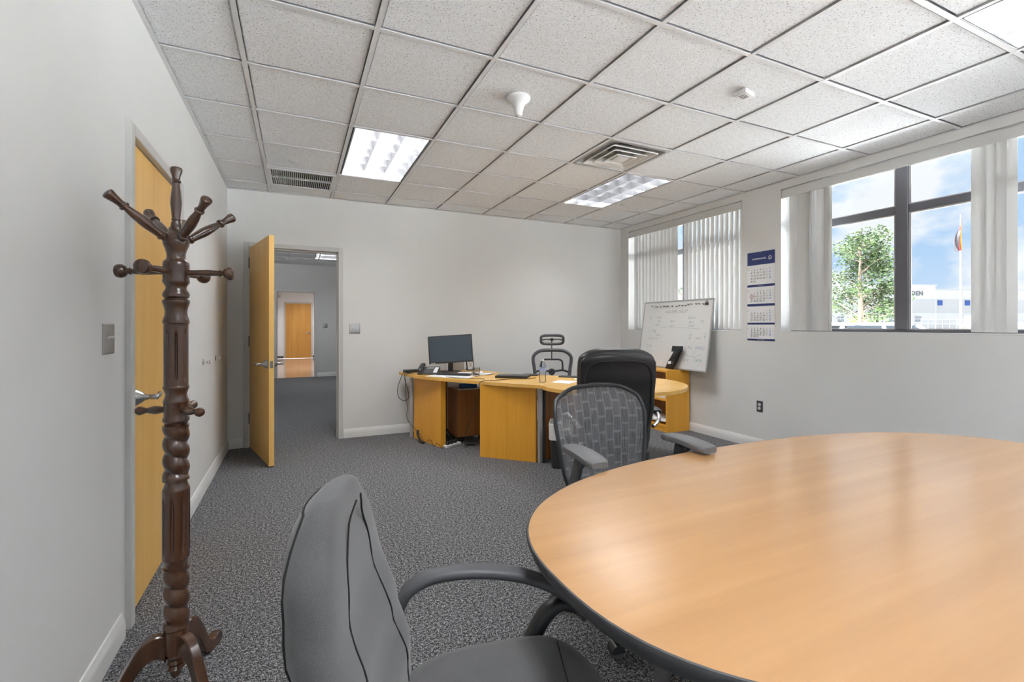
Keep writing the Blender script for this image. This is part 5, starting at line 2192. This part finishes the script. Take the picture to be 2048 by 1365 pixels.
caltext(r, 'KUEHNE+NAGEL', -0.015, 1.978, 0.0215, M_WHITEPL, 'header_lettering', d=0.0056, bold=0.0006)
t = MB()
for rad in (0.0165, 0.0125):
    pass
t.tube([MR @ Vector((0.107 + 0.0185 * math.cos(2 * PI * k / 32), 1.984 - 1.59 + 0.0185 * math.sin(2 * PI * k / 32), 0.0056)) for k in range(32)], 0.0018, 6, closed=True)
t.box(0.1055, 0.1085, 1.973 - 1.59, 1.995 - 1.59, 0.005, 0.0058, MR)
t.box(0.1015, 0.1125, 1.9925 - 1.59, 1.995 - 1.59, 0.005, 0.0058, MR)
t.tube([MR @ Vector((0.107 + 0.008 * math.cos(PI + PI * k / 12), 1.978 - 1.59 + 0.007 * math.sin(PI + PI * k / 12), 0.0056)) for k in range(13)], 0.0014, 6)
t.build('anchor_emblem', M_WHITEPL, r)
# hanging eyelet
t = MB()
t.tube([MR @ Vector((-0.002 + 0.007 * math.cos(PI * k / 8), 2.05 - 1.59 + 0.012 * math.sin(PI * k / 8), 0.0055)) for k in range(9)], 0.0015, 6)
t.build('hanger', M_WHITEPL, r)
blocks = [(1.703, 1.922, 'APR', 0, 30, '2024', ''), (1.506, 1.692, 'MAY', 2, 31, '2024', ''), (1.315, 1.486, 'JUN', 5, 30, '2024', ''), (1.136, 1.296, 'JUL', 0, 31, '2024', '')]
bars = [(1.692, 1.716), (1.490, 1.514), (1.296, 1.316), (1.130, 1.148)]
wk0 = [14, 18, 22, 27]
for bi, ((z0, z1, mon, first_, nd, yr, _), (q0, q1)) in enumerate(zip(blocks, bars)):
    pg = calpart('month_page', q0, z1 - 0.0005, M_PAPER, d0=0.0012 + 0.0002 * bi, d1=0.0042)
    calpart('band', q0, q1, M_NAVY, d0=0.002, d1=0.0052)
    colw = 0.0355
    xcol = [-0.108 + colw * k for k in range(8)]
    nrow = 6
    top = z1 - 0.022
    rowh = (top - q1) / 6.15
    caltext(pg, yr, -0.148, top - 0.006, 0.0105, M_INKG, 'year', 'CENTER')
    caltext(pg, mon, -0.148, top - 0.026, 0.0115, M_INK, 'month_name', 'CENTER')
    for k, dname in enumerate(('M', 'T', 'W', 'T', 'F', 'S', 'S')):
        caltext(pg, dname, xcol[k], top - 0.006, 0.0095, M_INKG if k < 5 else M_INKR, 'weekday')
    rows = {}
    black, grey, blue, pink = MB(), MB(), MB(), MB()
    for dday in range(1, nd + 1):
        idx = first_ + dday - 1
        rw, cl = idx // 7, idx % 7
        zz = top - 0.006 - rowh * (rw + 1.0)
        vs, fs = text_geo(str(dday), 0.0245 if bi else 0.0255, 'CENTER', bold=0.0004)
        (blue if cl == 6 else grey if cl == 5 else black).add(vs, fs, MR @ Matrix.Translation((xcol[cl], zz - 0.002 - 1.59, 0.0046)))
    for rw in range(5):
        zz = top - 0.006 - rowh * (rw + 1.0)
        vs, fs = text_geo(str(wk0[bi] + rw), 0.016, 'CENTER')
        pink.add(vs, fs, MR @ Matrix.Translation((xcol[7], zz - 1.59, 0.0046)))
    black.build('dates', M_INK, pg, smooth=0)
    grey.build('saturday_dates', M_INKG, pg, smooth=0)
    blue.build('sunday_dates', M_INKB, pg, smooth=0)
    pink.build('week_numbers', M_INKR, pg, smooth=0)
    if bi == 1:
        zz = top - 0.006 - rowh * 3.0 + 0.006
        t = MB()
        w_, h_ = 0.021, 0.0135
        for a, c, e, g in ((-w_, w_, h_ - 0.003, h_), (-w_, w_, -h_, -h_ + 0.003), (-w_, -w_ + 0.003, -h_ + .003, h_ - .003), (w_ - 0.003, w_, -h_ + .003, h_ - .003)):
            t.box(xcol[0] + a, xcol[0] + c, zz + e - 1.59, zz + g - 1.59, 0.0046, 0.0065, MR)
        t.build('date_marker', M_RED, r, smooth=0)
caltext(r, 'www.kuehne-nagel.com', 0, 1.1365, 0.009, M_WHITEPL, 'web_line', d=0.0056)
caltext(r, 'kuehne-nagel.com', 0, 1.7005, 0.009, M_WHITEPL, 'web_line', d=0.0056)

# ================================================================== WHITEBOARD leaning on the wall
WBW, WBH = 1.19, 0.865
lean = math.atan2(0.13, 0.853)
r = thing('whiteboard', 'white marker board with handwriting leaning on the window wall above the bookcase', 'whiteboard', (4.215, 4.535, 0.7495))
WBM = Matrix(((0, 0, -1, 0), (-1, 0, 0, 0), (0, 1, 0, 0), (0, 0, 0, 1))) @ Matrix.Rotation(-lean, 4, 'X')   # x right, y up, z to viewer
t = MB()
t.box(-WBW / 2 + 0.01, WBW / 2 - 0.01, 0.01, WBH - 0.01, -0.008, 0.002, WBM)
t.build('panel', M_BOARD, r, smooth=0)
t = MB()
f = 0.018
for a, c, e, g in ((-WBW / 2, WBW / 2, 0, f), (-WBW / 2, WBW / 2, WBH - f, WBH), (-WBW / 2, -WBW / 2 + f, f, WBH - f), (WBW / 2 - f, WBW / 2, f, WBH - f)):
    t.rbox(a, c, e, g, -0.010, 0.007, 0.002, 1, WBM)
t.build('frame', mat('board_aluminium', (0.5, 0.5, 0.5), 0.4, 0.6), r)


def wpos(px, py):
    """zoomed-crop pixel -> board coordinates"""
    xl = 75 - (py - 130) * 0.075
    xr = 1252 - (py - 55) * 0.075
    f_ = (px - xl) / (xr - xl)
    s_ = 6.5 * f_ / (5.43 + 1.07 * f_)
    yt = 130 - (px - 75) * 0.0637
    h_ = 1055 + 200 * f_
    v_ = (py - yt) / h_
    return (-WBW / 2 + s_ * WBW, WBH * (1 - v_))


def wtext(body, px, py, h, m, shear=0.15, sp=1.0):
    x, y_ = wpos(px, py)
    vs, fs = text_geo(body, h, 'CENTER', sp, shear)
    t = MB()
    t.add(vs, fs, WBM @ Matrix.Translation((x, y_ - h * 0.33, 0.0024)) @ Matrix.Rotation(random.uniform(-0.03, 0.03), 4, 'Z'))
    return t.build('handwriting', m, r, smooth=0)


random.seed(11)
for bd, px, py, h, m in [('WATER INLET', 610, 290, 0.062, M_MARK), ('T1', 180, 405, 0.05, M_MARK), ('620 L', 330, 390, 0.045, M_MARK), ('780', 320, 452, 0.036, M_MARKG), ('INLET', 305, 515, 0.036, M_MARK),
                         ('780 F', 550, 455, 0.038, M_MARK), ('INLET', 550, 530, 0.036, M_MARK), ('650 G', 875, 395, 0.048, M_MARK), ('780 F', 870, 472, 0.038, M_MARK), ('INLET', 880, 530, 0.038, M_MARK), ('T2', 1052, 462, 0.05, M_MARK),
                         ('2 - 100g', 215, 615, 0.045, M_MARK), ('2500g', 315, 682, 0.038, M_MARK), ('2 kg @ 33', 225, 738, 0.042, M_MARK), ('2 AC', 180, 865, 0.045, M_MARK),
                         ('UT', 865, 688, 0.042, M_MARK), ('30', 855, 740, 0.042, M_MARK), ('2RCI', 1000, 742, 0.042, M_MARK), ('2', 1112, 690, 0.05, M_MARKG), ('2', 1108, 735, 0.04, M_MARKB),
                         ('2 AC,', 845, 890, 0.05, M_MARK), ('(NISO)', 1030, 905, 0.05, M_MARKB), ('2', 932, 985, 0.045, M_MARK), ('ATC,', 815, 1110, 0.048, M_MARK), ('Cycle', 1000, 1105, 0.055, M_MARKG)]:
    wtext(bd, px, py, h, m)


def wline(pts, m=M_MARK, rad=0.0016):
    t = MB()
    t.tube([WBM @ Vector((*wpos(*p), 0.0024)) for p in pts], rad, 5)
    t.build('marker_line', m, r)


wline([(340, 552), (500, 552), (640, 556), (800, 565), (1030, 582)])
wline([(330, 735), (350, 765), (400, 690)])
for a in ((80, 792), (140, 792), (220, 790), (290, 792), (370, 798), (480, 815), (560, 818), (635, 808), (790, 810), (905, 812), (1010, 830)):
    wline([a, (a[0] + 34, a[1] + 2)], rad=0.0013)
wline([(120, 980), (160, 910), (190, 975)])
wline([(780, 1010), (850, 1045), (940, 1050), (1060, 1020)])
# magnets along its top
mg = None
for px, py in [(208, 197), (265, 208), (297, 208), (352, 207), (408, 197), (450, 200), (482, 198), (550, 197), (625, 200), (668, 185), (720, 185), (775, 182), (822, 165), (870, 160), (955, 157), (1005, 157), (1075, 157)]:
    x, y_ = wpos(px, py)
    if mg is None:
        t = MB()
        t.lathe([(0, 0), (0.010, 0), (0.011, 0.003), (0.0075, 0.006), (0.0055, 0.012), (0.0085, 0.019), (0.0075, 0.024), (0, 0.0245)], 14)
        mg = t.build('board_magnet', mat('magnet_grey', (0.28, 0.28, 0.29), 0.4))
        o = mg
    else:
        o = dup(mg)
    M4 = Matrix.Translation(r.location) @ WBM @ Matrix.Translation((x, y_, 0.0022)) @ Matrix.Rotation(random.uniform(-0.1, 0.1), 4, 'X')
    o.matrix_world = M4
    o.location = M4.translation
    o.rotation_euler = M4.to_euler()
    tag(o, 'small grey push pin magnet in the row along the whiteboard top', 'magnet', 'push pin magnets on the whiteboard')
x, y_ = wpos(1133, 147)
rc = thing('bulldog_clip', 'black bulldog clip at the end of the whiteboard magnet row', 'clip')
M4 = Matrix.Translation(r.location) @ WBM @ Matrix.Translation((x, y_, 0.0022))
rc.location = M4.translation
rc.rotation_euler = M4.to_euler()
t = MB()
t.prism([(-0.022, -0.02), (0.022, -0.02), (0.018, 0.008), (-0.018, 0.008)], 0, 0.014)
t.build('jaw', M_BLACK, rc)
t = MB()
t.tube(bez([(-0.012, 0.006, 0.007), (-0.014, 0.022, 0.009), (0, 0.03, 0.01), (0.014, 0.022, 0.009), (0.012, 0.006, 0.007)], 5), 0.003, 8)
t.build('grip', M_BLACK, rc)

# black bagged part leaning on the board
r2 = thing('bagged_part', 'glossy black bagged part with bent head on the bookcase top', 'package', (4.175, 4.43, 0.748))
M7 = Matrix(((0, 0, -1, 0), (-1, 0, 0, 0), (0, 1, 0, 0), (0, 0, 0, 1))) @ Matrix.Rotation(-0.16, 4, 'X')
mbag = mat('black_foil', (0.012, 0.014, 0.018), 0.16)
_t, _b, _N, _L = nodes(mbag)
bump(_t, _b, noise(_t, coords(_t), 45, 3).outputs['Fac'], 0.9, 0.02)


def lump(pts, d, name, m):
    n = len(pts)
    cx_ = sum(p[0] for p in pts) / n
    cy_ = sum(p[1] for p in pts) / n
    t = MB()
    rings = []
    for z, k in ((0, 0.86), (0.15 * d, 0.97), (0.5 * d, 1.0), (0.85 * d, 0.97), (d, 0.84)):
        rings.append([(cx_ + (x - cx_) * k, cy_ + (y - cy_) * k, z) for x, y in pts])
    t.loft(rings, M=M7)
    return t.build(name, m, r2, smooth=50)


lump([(-0.085, 0.0), (0.02, 0.0), (0.075, 0.09), (0.115, 0.20), (0.135, 0.285), (0.04, 0.24), (-0.01, 0.15), (-0.055, 0.085)], 0.05, 'body', mbag)
lump([(-0.02, 0.215), (0.14, 0.225), (0.14, 0.29), (-0.015, 0.288)], 0.045, 'head', mbag)
t = MB()
t.box(-0.02, 0.03, 0.06, 0.095, 0.0495, 0.0515, M7 @ Matrix.Rotation(0.2, 4, 'Z'))
t.build('sticker', M_PAPER, r2, smooth=0)
# white block between desk and whiteboard
t = MB()
t.rbox(-0.07, 0.07, -0.1, 0.1, 0, 0.19, 0.004, 1)
o = t.build('white_carton', mat('carton_white'))
o.location = (4.085, 5.12, 0.7485)
tag(o, 'white carton on the far end of the bookcase', 'box')

# ================================================================== OUTDOORS
GZ = -0.25
b = MB()
b.box(-60, 160, -120, 160, GZ - 0.4, GZ - 0.2)
struct(b.build('ground', paint('asphalt_lot', (0.12, 0.12, 0.12), 0.9, 0.1), smooth=0), 'grey asphalt lot outside the windows')
b = MB()
b.box(8.5, 40, -40, 60, GZ - 0.2, GZ)  # unseen bright ground, added to bounce sunlight up through the windows
b.box(-12, 8.5, -40, -7.0, GZ - 0.2, GZ)
s_ = b.build('bounce_apron', paint('bounce_apron_concrete', (0.65, 0.65, 0.645), 0.9, 0.06), smooth=0)
struct(s_, 'unseen pale concrete apron added to bounce daylight onto the ceiling')
b = MB()
b.box(XR + 0.22, 8.5, -7.0, 60, GZ - 0.2, GZ + 0.01)  # unseen dark ground, added to cut the bounce close to the windows
b.box(-12, XR + 0.22, -7.0, YF - 0.22, GZ - 0.2, GZ + 0.01)
struct(b.build('ground_dim_strip', paint('dim_strip_gravel', (0.16, 0.158, 0.155), 0.95, 0.2), smooth=0), 'unseen dark gravel strip added to even out the ceiling light')
b = MB()
b.box(40, 120, -40, 80, GZ - 0.2, GZ)
struct(b.build('ground_yard', MATS['asphalt_lot'], smooth=0))

CR_ = Vector((math.cos(YAW), -math.sin(YAW), 0))
CF_ = Vector((math.sin(YAW), math.cos(YAW), 0))


def at(u, depth, z=0.0):
    p = CR_ * ((u - 1035.31) / 942.14 * depth) + CF_ * depth
    return Vector((p.x, p.y, z))


# warehouse
p = at(1871, 60)
r = thing('warehouse', 'white metal warehouse with dark lettering across the yard', 'building', (p.x, p.y, GZ), -YAW + 0.09)
mw = paint('warehouse_white', (0.36, 0.365, 0.37), 0.6, 0.03)
mg_ = paint('warehouse_grey', (0.29, 0.295, 0.30), 0.6, 0.03)
t = MB()
t.box(-16, 0, 0, 6, 0, 6.7)
t.build('tall_wall', mw, r, smooth=0)
t = MB()
t.box(0, 18, 0.3, 6, 0, 6.15)
t.build('low_wall', mw, r, smooth=0)
t = MB()
t.box(-16, 0, -0.02, 0, 3.1, 4.9)
t.box(0, 18, 0.28, 0.3, 3.1, 4.9)
t.build('grey_band', mg_, r, smooth=0)
t = MB()
t.box(-16.1, 0.1, -0.12, 0.0, 6.6, 6.78)
t.box(0.1, 18, 0.15, 0.3, 6.05, 6.22)
t.build('roof_trim', mg_, r, smooth=0)
t = MB()
t.box(0.02, 0.2, 0.08, 0.28, 0, 6.1)
t.build('downpipe', mat('pipe_grey', (0.45, 0.46, 0.46), 0.5), r, smooth=0)
first = None
for x in (0.9, 4.75, 9.5, 14.0):
    t = MB()
    t.box(x - 0.32, x + 0.32, 0.2, 0.3, 4.1, 4.75)
    w_ = t.build('window', mat('blue_glass', (0.02, 0.06, 0.22), 0.15), r, smooth=0)
for x in (-2.5, -6.0, -9.5, -13.0):
    w_ = MB()
    w_.box(x - 0.5, x + 0.5, -0.08, 0, 1.95, 2.75)
    w_ = w_.build('window', mat('window_trim_white', (0.7, 0.7, 0.7), 0.5), r, smooth=0)
    for i in range(2):
        for j in range(2):
            t = MB()
            t.box(x - 0.46 + i * 0.48, x - 0.02 + i * 0.48, -0.1, -0.07, 2.0 + j * 0.38, 2.33 + j * 0.38)
            t.build('pane', mat('pane_dark', (0.16, 0.18, 0.2), 0.2), w_, smooth=0)
t = MB()
t.box(4.2, 6.4, 0.2, 0.3, 0, 2.85)
t.build('roller_door', mat('roller_door_grey', (0.62, 0.63, 0.63), 0.5), r, smooth=0)
vs, fs = text_geo('DEN', 0.78, 'RIGHT', 1.1, bold=0.02)
t = MB()
t.add(vs, fs, Matrix.Translation((-1.75, -0.05, 5.35)) @ Matrix.Rotation(PI / 2, 4, 'X'))
t.build('lettering', mat('sign_dark', (0.07, 0.075, 0.08), 0.6), r, smooth=0)

# flagpole
p = at(1922, 30)
r = thing('flagpole', 'tall white flagpole with a limp black red and gold flag', 'flagpole', (p.x, p.y, GZ), -YAW)
t = MB()
t.lathe([(0, 0), (0.16, 0), (0.16, 0.06), (0.085, 0.1), (0.075, 3), (0.05, 8.4), (0.02, 8.42), (0.05, 8.48), (0.06, 8.54), (0.04, 8.6), (0, 8.62)], 16)
t.build('pole', mat('pole_grey', (0.085, 0.085, 0.085), 0.6), r)
t = MB()
nu_, nv_ = 18, 30
for layer in range(3):
    t.cur = layer
    rings = []
    for k in range(nv_ + 1):
        v = k / nv_
        z = 8.15 - 1.75 * v
        ring = []
        for i in range(7):
            q = (layer + i / 6) / 3
            amp = 0.05 + 0.07 * v
            x = 0.06 - q * (0.10 + 0.34 * math.sin(PI * min(1, v * 0.75)) ** 1.2)
            x += 0.05 * math.sin(q * 9 + v * 4)
            y = amp * math.sin(q * 14 + v * 3)
            ring.append((x, y, z - 0.30 * q * (1 - v * 0.4)))
        rings.append(ring)
    rings2 = [[(x, y + 0.004, z) for x, y, z in reversed(rg)] for rg in rings]
    t.loft([a + c for a, c in zip(rings, rings2)])
t.build('flag', [M_GOLD, M_FLAGRED, M_FLAGBLACK], r)


def tree(name, label, loc, h, rad, base, n, seed, cols):
    rnd = random.Random(seed)
    r = thing(name, label, 'tree', loc, 0)
    t = MB()
    t.tube([(0, 0, 0), (0.05, 0.03, h * 0.3), (0.0, 0.05, h * 0.6), (0.03, 0, h * 0.95)], [0.16, 0.12, 0.07, 0.015], 10)
    t.build('trunk', mat('bark', (0.16, 0.12, 0.09), 0.9), r)
    t = MB()
    tips = []
    for k in range(34):
        z0 = base + (h * 0.86 - base) * rnd.random()
        a = rnd.uniform(0, 2 * PI)
        q = (z0 - base) / (h - base)
        L = rad * (1.05 - 0.75 * q) * rnd.uniform(0.6, 1.05)
        p0 = Vector((0.02, 0.03, z0))
        p1 = p0 + Vector((math.cos(a) * L, math.sin(a) * L, L * rnd.uniform(0.05, 0.6)))
        pm = p0.lerp(p1, 0.5) + Vector((0, 0, 0.1 * L))
        t.tube([p0, pm, p1], [0.035, 0.02, 0.006], 5)
        tips += [p0.lerp(p1, s) + Vector((0, 0, 0.08 * L)) for s in (0.45, 0.62, 0.78, 0.92, 1.02)]
    t.build('branches', mat('bark'), r)
    t = MB()
    for k in range(n):
        c = rnd.choice(tips)
        p = c + Vector((rnd.gauss(0, 0.2), rnd.gauss(0, 0.2), rnd.gauss(0, 0.17))) * (rad / 1.9)
        d = Vector((rnd.uniform(-1, 1), rnd.uniform(-1, 1), rnd.uniform(-0.6, 0.6))).normalized()
        e = d.cross(Vector((rnd.uniform(-1, 1), rnd.uniform(-1, 1), rnd.uniform(-1, 1)))).normalized()
        s = rnd.uniform(0.05, 0.095) * rad / 1.9
        t.cur = rnd.randrange(len(cols))
        t.add([p - d * s, p + e * s * 0.45, p + d * s, p - e * s * 0.45], [(0, 1, 2, 3)])
    t.build('leaves', cols, r, smooth=0, kind='stuff')
    return r


leafc = [mat('leaf_light', (0.055, 0.085, 0.03), 0.95, 0.0, 0.1), mat('leaf_mid', (0.03, 0.05, 0.022), 0.95, 0.0, 0.1), mat('leaf_grey', (0.06, 0.072, 0.045), 0.95, 0.0, 0.1)]
p = at(1722, 22)
tree('yard_tree', 'leafy green tree standing before the warehouse', (p.x, p.y, GZ), 6.3, 2.1, 1.6, 7000, 5, leafc)
p = at(1735, 30)
tree('low_bush', 'low bright green bush under the yard tree', (p.x, p.y, GZ), 2.3, 1.6, 0.5, 1500, 9, [mat('bush_green', (0.08, 0.11, 0.025), 0.95, 0.0, 0.1)])
for k, (u, d, h) in enumerate([(1322, 62, 7.0), (1366, 60, 7.8), (1412, 62, 7.2)]):
    p = at(u, d)
    tree('distant_tree', 'pale distant tree in the row seen past the blind gap', (p.x, p.y, GZ), h, 1.9, 1.0, 1200, 20 + k, leafc)['group'] = 'distant row of trees'
p = at(1925, 29.2)
tree('flagpole_shrub', 'tiny yellow green shrub at the flagpole foot', (p.x, p.y, GZ), 1.75, 0.5, 0.4, 500, 13, [mat('shrub_lime', (0.09, 0.12, 0.02), 0.95, 0.0, 0.1)])


def car(label, loc, rz, col):
    r = thing('parked_car', label, 'car', loc, rz)
    m = mat('car_paint_' + col[0], col[1], 0.25)
    side = [(-2.25, 0.32), (2.2, 0.32), (2.28, 0.55), (2.2, 0.82), (1.15, 0.98), (-1.95, 1.0), (-2.25, 0.85)]
    t = MB()
    rings = []
    for y, k in ((-0.9, 0.97), (-0.86, 1.0), (0.86, 1.0), (0.9, 0.97)):
        rings.append([(x * k, y, 0.65 + (z - 0.65) * k) for x, z in side])
    t.loft(rings)
    t.build('body', m, r, smooth=30)
    cab = [(-2.0, 1.0), (-1.75, 1.42), (-1.3, 1.56), (0.1, 1.58), (0.45, 1.5), (1.2, 0.98)]
    t = MB()
    t.loft([[(x, -0.82, z) for x, z in cab[:1]] + [(x * 0.97, -0.66, z) for x, z in cab[1:5]] + [(x, -0.82, z) for x, z in cab[5:]],
            [(x, 0.82, z) for x, z in cab[:1]] + [(x * 0.97, 0.66, z) for x, z in cab[1:5]] + [(x, 0.82, z) for x, z in cab[5:]]])
    t.build('cabin_glass', mat('car_glass', (0.05, 0.06, 0.07), 0.08), r, smooth=20)
    t = MB()
    t.rbox(-1.62, 0.25, -0.67, 0.67, 1.53, 1.61, 0.03, 2)
    t.build('roof', m, r)
    t = MB()
    for s in (-1, 1):
        for a, c in (((1.2, s * 0.82, 0.98), (0.35, s * 0.66, 1.54)), ((-2.0, s * 0.82, 1.0), (-1.6, s * 0.66, 1.5)), ((-0.5, s * 0.82, 0.98), (-0.55, s * 0.66, 1.54))):
            t.tube([a, c], 0.045, 8)
    t.build('pillars', m, r)
    for x in (-1.4, 1.4):
        for s in (-1, 1):
            t = MB()
            t.lathe([(0, -0.1), (0.2, -0.1), (0.32, -0.09), (0.33, 0), (0.32, 0.09), (0.2, 0.1), (0, 0.1)], 24, Matrix.Translation((x, s * 0.82, 0.33)) @ Matrix.Rotation(PI / 2, 4, 'X'))
            t.build('wheel', M_RUBBER, r)
    return r


p = at(1765, 12.5)
car('white parked car below the yard tree', (p.x, p.y, GZ), -YAW + 0.05, ('white', (0.75, 0.76, 0.77)))
p = at(2065, 10.5)
car('silver parked car close to the window beside the flagpole', (p.x, p.y, GZ), -YAW + PI, ('silver', (0.5, 0.52, 0.55)))

# wire fence
p = at(1842, 45)
r = thing('wire_fence', 'thin wire fence in front of the warehouse', 'fence', (p.x, p.y, GZ), -YAW + 0.09)
for k in range(9):
    t = MB()
    t.tube([(k * 0.75, 0, 0), (k * 0.75, 0, 2.2)], 0.018, 6)
    t.build('post', mat('fence_grey', (0.42, 0.42, 0.42), 0.5), r)
t = MB()
for z in (0.7, 1.2, 1.7, 2.15):
    t.tube([(0, 0, z), (6.0, 0, z)], 0.009, 5)
t.build('wires', mat('fence_grey'), r)
